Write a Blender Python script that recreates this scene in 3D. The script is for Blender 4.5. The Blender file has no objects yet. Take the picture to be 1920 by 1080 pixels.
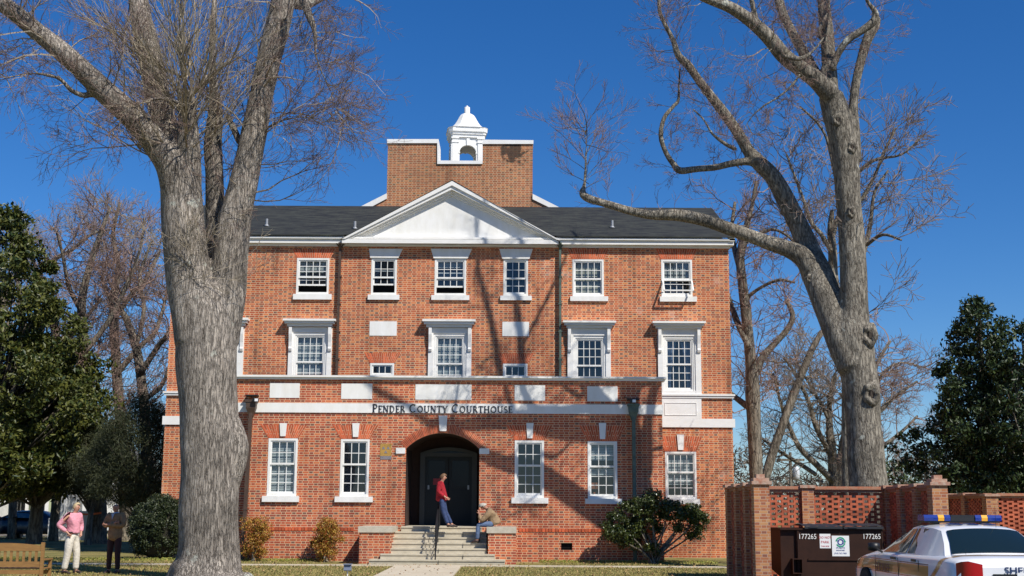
import bpy, bmesh, math, random
import numpy as np
from mathutils import Vector, Matrix
R = math.radians
SC = bpy.context.scene
# ------------------------------------------------------------------ camera, sky, sun, exposure
FPX = 2400.0; EYE = 1.66; CAMY = -41.5
PITCH = R(9.8); ROLL = 0.0053
_F = Vector((0, math.cos(PITCH), math.sin(PITCH)))
_U0 = Vector((0, -math.sin(PITCH), math.cos(PITCH))); _R0 = Vector((1, 0, 0))
_U = (_U0*math.cos(ROLL) - _R0*math.sin(ROLL)).normalized()
_Rt = (_R0*math.cos(ROLL) + _U0*math.sin(ROLL)).normalized()
CAM = Vector((0, CAMY, EYE))
cd = bpy.data.cameras.new('camera'); cam = bpy.data.objects.new('camera', cd)
SC.collection.objects.link(cam); SC.camera = cam
cd.sensor_width = 36.0; cd.lens = 36.0*FPX/1920.0; cd.clip_end = 2000; cd.clip_start = 0.1
cam.matrix_world = Matrix(((_Rt.x, _U.x, -_F.x, CAM.x), (_Rt.y, _U.y, -_F.y, CAM.y), (_Rt.z, _U.z, -_F.z, CAM.z), (0, 0, 0, 1)))
SUN_AZ = R(42); SUN_EL = R(47.2)          # azimuth measured from -Y (towards the camera) to +X
SUN = Vector((math.sin(SUN_AZ)*math.cos(SUN_EL), -math.cos(SUN_AZ)*math.cos(SUN_EL), math.sin(SUN_EL)))
W = bpy.data.worlds.new('World'); SC.world = W; W.use_nodes = True
nt = W.node_tree; bg = nt.nodes['Background']; sky = nt.nodes.new('ShaderNodeTexSky')
sky.sky_type = 'NISHITA'; sky.sun_disc = False; sky.sun_elevation = SUN_EL
sky.sun_rotation = math.pi - SUN_AZ; sky.air_density = 1.0; sky.dust_density = 0.0; sky.ozone_density = 10.0; sky.altitude = 0
hsv = nt.nodes.new('ShaderNodeHueSaturation'); hsv.inputs['Saturation'].default_value = 1.18; hsv.inputs['Hue'].default_value = .506
nt.links.new(sky.outputs[0], hsv.inputs['Color']); nt.links.new(hsv.outputs[0], bg.inputs[0]); bg.inputs[1].default_value = 0.10
sl = bpy.data.lights.new('sun', 'SUN'); sl.energy = 5.0; sl.angle = R(0.4); sl.color = (1.0, 0.95, 0.87)
so = bpy.data.objects.new('sun', sl); SC.collection.objects.link(so)
so.rotation_euler = SUN.to_track_quat('Z', 'Y').to_euler(); so.location = (30, -50, 60)
SC.view_settings.view_transform = 'Standard'; SC.view_settings.look = 'None'
SC.view_settings.exposure = 0.12; SC.view_settings.gamma = 1.0
SC.render.engine = 'CYCLES'
SC.cycles.max_bounces = 6; SC.cycles.transparent_max_bounces = 12
# ------------------------------------------------------------------ helpers
def ray(px, py):
    return _F + _Rt*((px-960)/FPX) - _U*((py-540)/FPX)
def P(px, py, Y):
    d = ray(px, py); return CAM + d*((Y-CAMY)/d.y)
def G(px, py, z=0.0):
    d = ray(px, py); return CAM + d*((z-EYE)/d.z)
def rect(a, b, c, d, Y):
    my = (b+d)/2; mx = (a+c)/2
    return P(a, my, Y).x, P(c, my, Y).x, P(mx, d, Y).z, P(mx, b, Y).z
def pp(pts, Y): return [(P(a, b, Y).x, P(a, b, Y).z) for a, b in pts]

def mat(name, col, rough=0.7, var=0.0, scale=3.0, col2=None, metal=0.0, bump=0.0, bscale=40.0, island=0.0, spec=0.5, stretch=(1, 1, 1)):
    m = bpy.data.materials.new(name); m.use_nodes = True; t = m.node_tree; N = t.nodes; L = t.links
    b = N['Principled BSDF']; b.inputs['Roughness'].default_value = rough; b.inputs['Metallic'].default_value = metal
    b.inputs['Specular IOR Level'].default_value = spec
    b.inputs['Base Color'].default_value = (*col, 1)
    co = N.new('ShaderNodeTexCoord'); mp = N.new('ShaderNodeMapping'); mp.inputs['Scale'].default_value = stretch
    L.new(co.outputs['Object'], mp.inputs[0])
    last = None
    if var > 0 or col2:
        n = N.new('ShaderNodeTexNoise'); n.inputs['Scale'].default_value = scale; n.inputs['Detail'].default_value = 6; n.inputs['Roughness'].default_value = .65
        L.new(mp.outputs[0], n.inputs['Vector'])
        r = N.new('ShaderNodeValToRGB'); r.color_ramp.elements[0].position = .3; r.color_ramp.elements[1].position = .7
        c2 = col2 if col2 else tuple(min(1, c*(1+var)) for c in col)
        c1 = col if col2 else tuple(c*(1-var) for c in col)
        r.color_ramp.elements[0].color = (*c1, 1); r.color_ramp.elements[1].color = (*c2, 1)
        L.new(n.outputs['Fac'], r.inputs[0]); last = r.outputs[0]
    if island > 0:
        g = N.new('ShaderNodeNewGeometry'); mr = N.new('ShaderNodeMapRange')
        mr.inputs[3].default_value = 1-island; mr.inputs[4].default_value = 1+island
        L.new(g.outputs['Random Per Island'], mr.inputs[0])
        hs = N.new('ShaderNodeHueSaturation'); L.new(mr.outputs[0], hs.inputs['Value'])
        if last: L.new(last, hs.inputs['Color'])
        else: hs.inputs['Color'].default_value = (*col, 1)
        last = hs.outputs[0]
    if last: L.new(last, b.inputs['Base Color'])
    if bump > 0:
        n2 = N.new('ShaderNodeTexNoise'); n2.inputs['Scale'].default_value = bscale; n2.inputs['Detail'].default_value = 5
        L.new(mp.outputs[0], n2.inputs['Vector'])
        bp = N.new('ShaderNodeBump'); bp.inputs['Strength'].default_value = bump; bp.inputs['Distance'].default_value = .03
        L.new(n2.outputs['Fac'], bp.inputs['Height']); L.new(bp.outputs[0], b.inputs['Normal'])
    return m

def brick_mat(name, stops, mortar, P_=0.335, H=0.0762, split=.62, mw=.014, patch=((.70, .60, .52), .42), vary=1.0, soot=None):
    """Flemish bond laid on UV (metres)."""
    m = bpy.data.materials.new(name); m.use_nodes = True; t = m.node_tree; N = t.nodes; L = t.links
    b = N['Principled BSDF']; b.inputs['Roughness'].default_value = .85; b.inputs['Specular IOR Level'].default_value = .25
    def M(op, a, b_=None, c=None):
        n = N.new('ShaderNodeMath'); n.operation = op
        for i, v in enumerate((a, b_, c)):
            if v is None: continue
            if isinstance(v, (int, float)): n.inputs[i].default_value = v
            else: L.new(v, n.inputs[i])
        return n.outputs[0]
    uv = N.new('ShaderNodeUVMap'); uv.uv_map = 'UVMap'; sp = N.new('ShaderNodeSeparateXYZ'); L.new(uv.outputs[0], sp.inputs[0])
    v = M('DIVIDE', sp.outputs[1], H); row = M('FLOOR', v); fv = M('FRACT', v)
    odd = M('MODULO', M('ABSOLUTE', row), 2.0)
    u = M('ADD', M('DIVIDE', sp.outputs[0], P_), M('MULTIPLY', odd, .5))
    fu = M('FRACT', u); cu = M('FLOOR', u)
    isH = M('GREATER_THAN', fu, split)
    mu = mw/P_; mv = mw/H
    k = M('LESS_THAN', fv, mv)
    k = M('MAXIMUM', k, M('LESS_THAN', fu, mu))
    k = M('MAXIMUM', k, M('LESS_THAN', M('ABSOLUTE', M('SUBTRACT', fu, split+mu/2)), mu/2))
    idv = N.new('ShaderNodeCombineXYZ'); L.new(M('ADD', M('MULTIPLY', cu, 2.0), isH), idv.inputs[0]); L.new(row, idv.inputs[1])
    wn = N.new('ShaderNodeTexWhiteNoise'); wn.noise_dimensions = '2D'; L.new(idv.outputs[0], wn.inputs['Vector'])
    f = M('ADD', M('MULTIPLY', wn.outputs['Value'], .74*vary), M('MULTIPLY', isH, .30))
    r = N.new('ShaderNodeValToRGB'); r.color_ramp.interpolation = 'LINEAR'
    e = r.color_ramp.elements; e[0].position = stops[0][0]; e[0].color = (*stops[0][1], 1); e[1].position = stops[-1][0]; e[1].color = (*stops[-1][1], 1)
    for p_, c_ in stops[1:-1]:
        q = e.new(p_); q.color = (*c_, 1)
    L.new(f, r.inputs[0])
    mx = N.new('ShaderNodeMix'); mx.data_type = 'RGBA'; L.new(k, mx.inputs[0]); L.new(r.outputs[0], mx.inputs[6]); mx.inputs[7].default_value = (*mortar, 1)
    # weathering patches (lime bloom and darker soot), blotches with shapes of their own
    no = N.new('ShaderNodeTexNoise'); no.inputs['Scale'].default_value = .55; no.inputs['Detail'].default_value = 7; no.inputs['Roughness'].default_value = .7
    L.new(uv.outputs[0], no.inputs['Vector'])
    mr = N.new('ShaderNodeMapRange'); L.new(no.outputs['Fac'], mr.inputs[0]); mr.inputs[1].default_value = .58; mr.inputs[2].default_value = .72; mr.inputs[4].default_value = patch[1]
    m2 = N.new('ShaderNodeMix'); m2.data_type = 'RGBA'; L.new(mr.outputs[0], m2.inputs[0]); L.new(mx.outputs[2], m2.inputs[6]); m2.inputs[7].default_value = (*patch[0], 1)
    n3 = N.new('ShaderNodeTexNoise'); n3.inputs['Scale'].default_value = .35; n3.inputs['Detail'].default_value = 5
    mp = N.new('ShaderNodeMapping'); mp.inputs['Location'].default_value = (7, 3, 0); L.new(uv.outputs[0], mp.inputs[0]); L.new(mp.outputs[0], n3.inputs['Vector'])
    mr3 = N.new('ShaderNodeMapRange'); L.new(n3.outputs['Fac'], mr3.inputs[0]); mr3.inputs[1].default_value = .3; mr3.inputs[2].default_value = .7; mr3.inputs[3].default_value = .80; mr3.inputs[4].default_value = 1.16
    n5 = N.new('ShaderNodeTexNoise'); n5.inputs['Scale'].default_value = 1.0; n5.inputs['Detail'].default_value = 4
    mp5 = N.new('ShaderNodeMapping'); mp5.inputs['Scale'].default_value = (1.6, .22, 1); L.new(uv.outputs[0], mp5.inputs[0]); L.new(mp5.outputs[0], n5.inputs['Vector'])
    mr5 = N.new('ShaderNodeMapRange'); L.new(n5.outputs['Fac'], mr5.inputs[0]); mr5.inputs[1].default_value = .56; mr5.inputs[2].default_value = .74; mr5.inputs[3].default_value = 1.0; mr5.inputs[4].default_value = .62
    hs = N.new('ShaderNodeHueSaturation'); hs.inputs['Saturation'].default_value = .96; hs.inputs['Hue'].default_value = .503; L.new(M('MULTIPLY', mr3.outputs[0], mr5.outputs[0]), hs.inputs['Value']); L.new(m2.outputs[2], hs.inputs['Color'])
    L.new(hs.outputs[0], b.inputs['Base Color'])
    if soot:
        vd = N.new('ShaderNodeVectorMath'); vd.operation = 'SUBTRACT'; L.new(uv.outputs[0], vd.inputs[0]); vd.inputs[1].default_value = (soot[0], soot[1], 0)
        vs_ = N.new('ShaderNodeVectorMath'); vs_.operation = 'MULTIPLY'; L.new(vd.outputs[0], vs_.inputs[0]); vs_.inputs[1].default_value = (1/.75, 1/.85, 0)
        vl = N.new('ShaderNodeVectorMath'); vl.operation = 'LENGTH'; L.new(vs_.outputs[0], vl.inputs[0])
        ns = N.new('ShaderNodeTexNoise'); ns.inputs['Scale'].default_value = 3.2; ns.inputs['Detail'].default_value = 6; L.new(uv.outputs[0], ns.inputs['Vector'])
        sm = M('SUBTRACT', M('MULTIPLY', ns.outputs['Fac'], 2.1), vl.outputs['Value']); ms5 = N.new('ShaderNodeMapRange'); L.new(sm, ms5.inputs[0]); ms5.inputs[1].default_value = .35; ms5.inputs[2].default_value = .55; ms5.inputs[4].default_value = .85
        m6 = N.new('ShaderNodeMix'); m6.data_type = 'RGBA'; L.new(ms5.outputs[0], m6.inputs[0]); L.new(hs.outputs[0], m6.inputs[6]); m6.inputs[7].default_value = (.03, .026, .022, 1); L.new(m6.outputs[2], b.inputs['Base Color'])
    bp = N.new('ShaderNodeBump'); bp.inputs['Strength'].default_value = .5; bp.inputs['Distance'].default_value = .008; bp.invert = True
    L.new(k, bp.inputs['Height']); L.new(bp.outputs[0], b.inputs['Normal'])
    return m

class MB:
    def __init__(s, M=None): s.v = []; s.f = []; s.mi = []; s.M = M; s.sm = []
    def add(s, vs, fs, mi=0, smooth=False):
        o = len(s.v)
        s.v += [tuple(s.M @ Vector(v)) if s.M else tuple(v) for v in vs]
        for f in fs: s.f.append([i+o for i in f]); s.mi.append(mi); s.sm.append(smooth)
    def box(s, x0, x1, y0, y1, z0, z1, mi=0):
        if x0 > x1: x0, x1 = x1, x0
        if y0 > y1: y0, y1 = y1, y0
        if z0 > z1: z0, z1 = z1, z0
        s.add([(x0,y0,z0),(x1,y0,z0),(x1,y1,z0),(x0,y1,z0),(x0,y0,z1),(x1,y0,z1),(x1,y1,z1),(x0,y1,z1)],
              [(0,1,5,4),(1,2,6,5),(2,3,7,6),(3,0,4,7),(4,5,6,7),(3,2,1,0)], mi)
    def bar(s, a, b, w, h, mi=0, up=(0,0,1)):
        a = Vector(a); b = Vector(b); d = (b-a).normalized(); u = Vector(up)
        x = d.cross(u)
        if x.length < 1e-4: x = d.cross(Vector((1,0,0)))
        x.normalize(); u = x.cross(d).normalized(); x = x*w/2; u = u*h/2
        s.add([a-x-u, a+x-u, a+x+u, a-x+u, b-x-u, b+x-u, b+x+u, b-x+u],
              [(3,2,1,0),(4,5,6,7),(0,1,5,4),(1,2,6,5),(2,3,7,6),(3,0,4,7)], mi)
    def prism(s, poly, y0, y1, mi=0):
        """polygon in XZ extruded from y0 (front) to y1."""
        A = sum(poly[i][0]*poly[(i+1) % len(poly)][1]-poly[(i+1) % len(poly)][0]*poly[i][1] for i in range(len(poly)))
        if A < 0: poly = poly[::-1]
        n = len(poly)
        s.add([(x, y0, z) for x, z in poly]+[(x, y1, z) for x, z in poly],
              [tuple(range(n)), tuple(range(2*n-1, n-1, -1))]+[((i+1) % n, i, i+n, (i+1) % n+n) for i in range(n)], mi)
    def prismx(s, poly, x0, x1, mi=0):
        """polygon in YZ extruded along X."""
        n = len(poly)
        s.add([(x0, y, z) for y, z in poly]+[(x1, y, z) for y, z in poly],
              [tuple(range(n-1, -1, -1)), tuple(range(n, 2*n))]+[(i, (i+1) % n, (i+1) % n+n, i+n) for i in range(n)], mi)
    def lathe(s, prof, cx, cy, n=16, mi=0, rot=0.0, smooth=True):
        vs = []; fs = []
        for r, z in prof:
            for i in range(n):
                a = rot+2*math.pi*i/n; vs.append((cx+r*math.cos(a), cy+r*math.sin(a), z))
        for j in range(len(prof)-1):
            for i in range(n):
                k = (i+1) % n; fs.append((j*n+i, j*n+k, (j+1)*n+k, (j+1)*n+i))
        fs.append(tuple(range(n-1, -1, -1))); fs.append(tuple(range((len(prof)-1)*n, len(prof)*n)))
        s.add(vs, fs, mi, smooth)
    def tube(s, pts, rad, k=8, mi=0):
        v, f = tubes_arrays([(pts, rad)], k); s.add([tuple(x) for x in v], [tuple(x) for x in f], mi, True)
    def grid(s, rows, mi=0, smooth=True, flip=False):
        n = len(rows[0]); vs = [p for r in rows for p in r]; fs = []
        for j in range(len(rows)-1):
            for i in range(n-1):
                q = (j*n+i, j*n+i+1, (j+1)*n+i+1, (j+1)*n+i); fs.append(q[::-1] if flip else q)
        s.add(vs, fs, mi, smooth)
    def build(s, name, mats, parent=None):
        if not isinstance(mats, (list, tuple)): mats = [mats]
        off = rootloc(parent)
        me = bpy.data.meshes.new(name)
        me.from_pydata([(a-off[0], b-off[1], c-off[2]) for a, b, c in s.v], [], s.f)
        for m in mats: me.materials.append(m)
        me.polygons.foreach_set('material_index', s.mi); me.polygons.foreach_set('use_smooth', s.sm)
        me.update(); boxuv(me, off)
        o = bpy.data.objects.new(name, me); SC.collection.objects.link(o)
        if parent: o.parent = parent
        return o
def rootloc(p):
    if p is None: return (0, 0, 0)
    x = Vector((0, 0, 0))
    while p: x += p.location; p = p.parent
    return tuple(x)
def boxuv(me, off=(0, 0, 0)):
    nl = len(me.loops); npoly = len(me.polygons)
    co = np.empty(len(me.vertices)*3); me.vertices.foreach_get('co', co); co = co.reshape(-1, 3)+np.array(off)
    vi = np.empty(nl, int); me.loops.foreach_get('vertex_index', vi)
    nr = np.empty(npoly*3); me.polygons.foreach_get('normal', nr); nr = np.abs(nr.reshape(-1, 3))
    tot = np.empty(npoly, int); me.polygons.foreach_get('loop_total', tot)
    ax = np.repeat(np.argmax(nr*np.array([1, 1.001, 1]), 1), tot); c = co[vi]
    u = np.where(ax == 0, c[:, 1], c[:, 0]); v = np.where(ax == 2, c[:, 1], c[:, 2])
    uvl = me.uv_layers.new(name='UVMap'); uvl.data.foreach_set('uv', np.stack([u, v], 1).ravel())
def tubes_arrays(items, k):
    """items: list of (pts, radii), all of one length."""
    pts = np.array([i[0] for i in items], float); rad = np.array([i[1] for i in items], float)
    n = pts.shape[1]; m = pts.shape[0]
    tan = np.gradient(pts, axis=1); tan /= np.linalg.norm(tan, axis=2, keepdims=True)+1e-9
    mean = np.abs(tan.mean(1)); ref = np.zeros((m, 3)); ref[np.arange(m), np.argmin(mean, 1)] = 1
    a = np.cross(tan, ref[:, None, :]); a /= np.linalg.norm(a, axis=2, keepdims=True)+1e-9
    b = np.cross(tan, a)
    th = np.arange(k)*2*np.pi/k
    ring = pts[:, :, None, :]+rad[:, :, None, None]*(a[:, :, None, :]*np.cos(th)[None, None, :, None]+b[:, :, None, :]*np.sin(th)[None, None, :, None])
    v = ring.reshape(-1, 3)
    base = (np.arange(m)*n*k)[:, None, None]+(np.arange(n-1)*k)[None, :, None]+np.arange(k)[None, None, :]
    nx = (np.arange(m)*n*k)[:, None, None]+(np.arange(n-1)*k)[None, :, None]+((np.arange(k)+1) % k)[None, None, :]
    f = np.stack([base, nx, nx+k, base+k], -1).reshape(-1, 4)
    return v, f
def fast_mesh(name, v, f, mats, parent=None, smooth=True, mi=None):
    v = np.asarray(v, float)-np.array(rootloc(parent)); f = np.asarray(f, int)
    me = bpy.data.meshes.new(name); me.vertices.add(len(v)); me.vertices.foreach_set('co', v.ravel())
    me.loops.add(f.size); me.loops.foreach_set('vertex_index', f.ravel())
    me.polygons.add(len(f)); me.polygons.foreach_set('loop_start', np.arange(len(f))*f.shape[1]); me.polygons.foreach_set('loop_total', np.full(len(f), f.shape[1]))
    if not isinstance(mats, (list, tuple)): mats = [mats]
    for m in mats: me.materials.append(m)
    me.polygons.foreach_set('use_smooth', np.full(len(f), smooth))
    if mi is not None: me.polygons.foreach_set('material_index', mi)
    me.update(calc_edges=True)
    o = bpy.data.objects.new(name, me); SC.collection.objects.link(o)
    if parent: o.parent = parent
    return o
def tag(o, label=None, cat=None, group=None, kind=None):
    if label: o['label'] = label
    if cat: o['category'] = cat
    if group: o['group'] = group
    if kind: o['kind'] = kind
    return o
def empty(name, loc, label=None, cat=None, group=None):
    o = bpy.data.objects.new(name, None); SC.collection.objects.link(o); o.location = loc; o.empty_display_size = .2
    return tag(o, label, cat, group)
def text_into(mb, s, size, M, mi=0, ext=.004, align='CENTER', sx=1.0):
    cu = bpy.data.curves.new('t', 'FONT'); cu.body = s; cu.size = size; cu.extrude = ext; cu.align_x = align; cu.resolution_u = 3
    ob = bpy.data.objects.new('t', cu); SC.collection.objects.link(ob)
    dg = bpy.context.evaluated_depsgraph_get(); me = ob.evaluated_get(dg).to_mesh()
    mb.add([M @ Vector((v.co.x*sx, v.co.y, v.co.z)) for v in me.vertices], [tuple(p.vertices) for p in me.polygons], mi)
    bpy.data.objects.remove(ob); bpy.data.curves.remove(cu)

# ------------------------------------------------------------------ materials
BR = [(0, (.63, .195, .058)), (.28, (.56, .122, .038)), (.55, (.42, .080, .028)), (.78, (.29, .072, .038)), (1, (.19, .085, .060))]
m_brick = brick_mat('courthouse_brick', BR, (.70, .51, .31), mw=.0145)
m_brick_low = brick_mat('porch_brick', [(0, (.59, .150, .048)), (.30, (.51, .094, .033)), (.60, (.36, .058, .027)), (.80, (.26, .064, .038)), (1, (.19, .085, .058))], (.70, .49, .30), mw=.0145, patch=((.70, .50, .40), .15))
m_brick_top = brick_mat('tower_brick', [(0, (.46, .17, .06)), (.35, (.40, .12, .045)), (.7, (.28, .09, .04)), (1, (.20, .11, .06))], (.62, .46, .28), patch=((.14, .12, .09), .3), soot=(P(962, 285, 10.1).x, P(962, 285, 10.1).z))
m_brick_wall = brick_mat('screen_brick', [(0, (.52, .25, .10)), (.4, (.46, .17, .06)), (.7, (.36, .11, .05)), (1, (.24, .09, .06))], (.56, .42, .30), P_=.30, H=.0635, mw=.008)
m_lattice = mat('lattice_brick', (.40, .10, .045), .85, var=.3, scale=4, island=.25)
m_vous = mat('arch_brick', (.50, .10, .035), .85, var=.2, scale=5, island=.3)
m_mortar = mat('mortar', (.70, .46, .29), .9, var=.1)
m_white = mat('white_paint', (.74, .725, .67), .55, col2=(.85, .845, .82), scale=2.2, stretch=(1.6, 1.6, .5))
m_whiteold = mat('weathered_white_paint', (.76, .74, .69), .6, col2=(.84, .83, .80), scale=2.5, stretch=(1, 1, 3))
m_stone = mat('limestone', (.42, .38, .30), .85, col2=(.55, .50, .40), scale=6, bump=.2)
m_conc = mat('step_concrete', (.42, .37, .275), .9, col2=(.58, .52, .40), scale=5, bump=.2, stretch=(1, 1, 2.5))
m_side = mat('pavement_concrete', (.50, .42, .30), .9, col2=(.60, .53, .40), scale=1.5, bump=.1)
def shingle():
    m = bpy.data.materials.new('roof_shingle'); m.use_nodes = True; t = m.node_tree; N = t.nodes; L = t.links; b = N['Principled BSDF']
    co = N.new('ShaderNodeTexCoord'); mp = N.new('ShaderNodeMapping'); mp.inputs['Scale'].default_value = (1, 3.2, 1); L.new(co.outputs['Object'], mp.inputs[0])
    br = N.new('ShaderNodeTexBrick'); br.inputs['Scale'].default_value = 1.0; br.inputs['Brick Width'].default_value = .45; br.inputs['Row Height'].default_value = .30
    br.inputs['Mortar Size'].default_value = .03; br.inputs['Color1'].default_value = (.024, .026, .025, 1); br.inputs['Color2'].default_value = (.014, .016, .018, 1); br.inputs['Mortar'].default_value = (.018, .018, .019, 1)
    L.new(mp.outputs[0], br.inputs['Vector'])
    n = N.new('ShaderNodeTexNoise'); n.inputs['Scale'].default_value = 1.0; n.inputs['Detail'].default_value = 5; n.inputs['Roughness'].default_value = .75; mq = N.new('ShaderNodeMapping'); mq.inputs['Scale'].default_value = (1.3, 4.5, 4.5); L.new(co.outputs['Object'], mq.inputs[0]); L.new(mq.outputs[0], n.inputs['Vector'])
    r = N.new('ShaderNodeValToRGB'); r.color_ramp.elements[0].position = .35; r.color_ramp.elements[1].position = .65
    r.color_ramp.elements[0].color = (.35, .38, .45, 1); r.color_ramp.elements[1].color = (1.9, 1.9, 1.45, 1); r.color_ramp.elements[0].position = .38; r.color_ramp.elements[1].position = .62; L.new(n.outputs[0], r.inputs[0])
    mx = N.new('ShaderNodeMix'); mx.data_type = 'RGBA'; mx.blend_type = 'MULTIPLY'; mx.inputs[0].default_value = 1; L.new(br.outputs[0], mx.inputs[6]); L.new(r.outputs[0], mx.inputs[7])
    L.new(mx.outputs[2], b.inputs['Base Color']); b.inputs['Roughness'].default_value = .85
    return m
m_roof = shingle()
def glass(name, tint=(.02, .03, .045), trans=.66, rough=.03):
    m = bpy.data.materials.new(name); m.use_nodes = True; t = m.node_tree; N = t.nodes; L = t.links
    b = N['Principled BSDF']; b.inputs['Base Color'].default_value = (*tint, 1); b.inputs['Roughness'].default_value = rough; b.inputs['IOR'].default_value = 2.4
    tr = N.new('ShaderNodeBsdfTransparent'); tr.inputs[0].default_value = (.86, .92, .95, 1)
    mx = N.new('ShaderNodeMixShader'); mx.inputs[0].default_value = 1-trans; L.new(tr.outputs[0], mx.inputs[1]); L.new(b.outputs[0], mx.inputs[2])
    L.new(mx.outputs[0], N['Material Output'].inputs[0])
    n = N.new('ShaderNodeTexNoise'); n.inputs['Scale'].default_value = 1.7
    bp = N.new('ShaderNodeBump'); bp.inputs['Strength'].default_value = .25; bp.inputs['Distance'].default_value = .01; L.new(n.outputs[0], bp.inputs['Height']); L.new(bp.outputs[0], b.inputs['Normal'])
    return m
m_glass = glass('window_glass')
m_carglass = glass('car_glass', (.012, .02, .018), .25)
m_doorglass = mat('door_glass', (.006, .007, .008), .25, spec=.25)
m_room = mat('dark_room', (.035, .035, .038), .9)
m_blind = mat('window_blind', (.74, .76, .72), .6)
m_blindb = mat('beige_blind', (.74, .70, .52), .6)
m_curt = mat('blue_curtain', (.16, .22, .34), .8, var=.3, scale=6, stretch=(4, 1, .3))
m_bronze = mat('brown_downspout', (.075, .045, .03), .5, var=.3, scale=6)
m_green = mat('copper_green_downspout', (.085, .12, .095), .6, var=.35, scale=5)
m_black = mat('black_metal', (.012, .012, .013), .45)
m_dark = mat('void_black', (.006, .006, .006), .9)
m_door = mat('door_paint', (.010, .014, .014), .6, var=.15)
m_frame = mat('shaded_door_frame', (.055, .055, .048), .55, var=.1)  # grey-white frame, coloured dark to carry the shade of the recess
m_plaster = mat('porch_plaster', (.10, .085, .06), .9)
m_letter = mat('sign_letters', (.012, .013, .022), .5)
m_grey = mat('galvanised_metal', (.32, .33, .34), .45, var=.15, metal=.3)
m_sgold = mat('faded_yellow_sign', (.52, .28, .05), .7, col2=(.40, .25, .07), scale=8)
m_sgrey = mat('sign_grey', (.22, .20, .22), .7, var=.2)

# ------------------------------------------------------------------ ground, paths
def ground_mat():
    m = bpy.data.materials.new('lawn_soil'); m.use_nodes = True; t = m.node_tree; N = t.nodes; L = t.links; b = N['Principled BSDF']; b.inputs['Roughness'].default_value = .95
    co = N.new('ShaderNodeTexCoord')
    n = N.new('ShaderNodeTexNoise'); n.inputs['Scale'].default_value = .7; n.inputs['Detail'].default_value = 8; n.inputs['Roughness'].default_value = .7; L.new(co.outputs['Object'], n.inputs['Vector'])
    r = N.new('ShaderNodeValToRGB'); e = r.color_ramp.elements; e[0].position = .35; e[0].color = (.11, .115, .025, 1); e[1].position = .68; e[1].color = (.34, .25, .09, 1)
    q = e.new(.5); q.color = (.21, .18, .05, 1)
    L.new(n.outputs[0], r.inputs[0]); L.new(r.outputs[0], b.inputs['Base Color'])
    n2 = N.new('ShaderNodeTexNoise'); n2.inputs['Scale'].default_value = 30; n2.inputs['Detail'].default_value = 4; L.new(co.outputs['Object'], n2.inputs['Vector'])
    bp = N.new('ShaderNodeBump'); bp.inputs['Strength'].default_value = .8; bp.inputs['Distance'].default_value = .04; L.new(n2.outputs[0], bp.inputs['Height']); L.new(bp.outputs[0], b.inputs['Normal'])
    return m
g = MB(); g.add([(-400, -120, 0), (400, -120, 0), (400, 700, 0), (-400, 700, 0)], [(0, 1, 2, 3)])
tag(g.build('ground', ground_mat()), 'straw coloured winter lawn around the courthouse', None, None, 'structure')
def strip(name, x0, x1, y0, y1, z, m, label):
    s = MB(); s.box(x0, x1, y0, y1, z-.08, z)
    return tag(s.build(name, m), label, None, None, 'structure')
strip('pavement', -24, 6.3, -3.55, -2.95, .03, m_side, 'narrow concrete pavement running along the front of the courthouse')
s = MB(); s.box(-3.35, -1.42, -30, -3.56, -.05, .034); tag(s.build('path', m_side), 'pale concrete path leading to the courthouse steps', None, None, 'structure')
m_asph = mat('asphalt', (.055, .054, .052), .9, var=.2, scale=8, bump=.2)
s = MB(); s.box(3.9, 60, -90, -12.2, -.05, .012); tag(s.build('parking_lot', m_asph), 'dark asphalt parking area under the patrol car', None, None, 'structure')
s = MB(); s.box(-120, 120, 32, 38, -.05, .02); tag(s.build('road', mat('road_dust', (.42, .33, .20), .95, var=.15, scale=1)), 'pale sandy road crossing behind the lawn', None, None, 'structure')

# ------------------------------------------------------------------ courthouse
CH = empty('courthouse', (-2.3, 4.5, 0), 'three storey red brick courthouse with white pediment, cupola and arched entrance', 'courthouse')
YF = 0.0; YM = 4.5
JAG = random.Random(5)
def wall_holes(mb, X0, X1, Z0, Z1, Y, holes, depth=.14, mi=0):
    xs = sorted({X0, X1, *[h[0] for h in holes], *[h[1] for h in holes]}); zs = sorted({Z0, Z1, *[h[2] for h in holes], *[h[3] for h in holes]})
    xs = [x for x in xs if X0 <= x <= X1]; zs = [z for z in zs if Z0 <= z <= Z1]
    for i in range(len(xs)-1):
        for j in range(len(zs)-1):
            cx = (xs[i]+xs[i+1])/2; cz = (zs[j]+zs[j+1])/2
            if any(h[0] < cx < h[1] and h[2] < cz < h[3] for h in holes): continue
            mb.add([(xs[i], Y, zs[j]), (xs[i+1], Y, zs[j]), (xs[i+1], Y, zs[j+1]), (xs[i], Y, zs[j+1])], [(0, 1, 2, 3)], mi)
    for a, b, c, d in holes:
        e = Y+depth
        mb.add([(a, Y, c), (b, Y, c), (b, Y, d), (a, Y, d), (a, e, c), (b, e, c), (b, e, d), (a, e, d)],
               [(1, 0, 4, 5), (2, 1, 5, 6), (3, 2, 6, 7), (0, 3, 7, 4)], mi)
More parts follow.
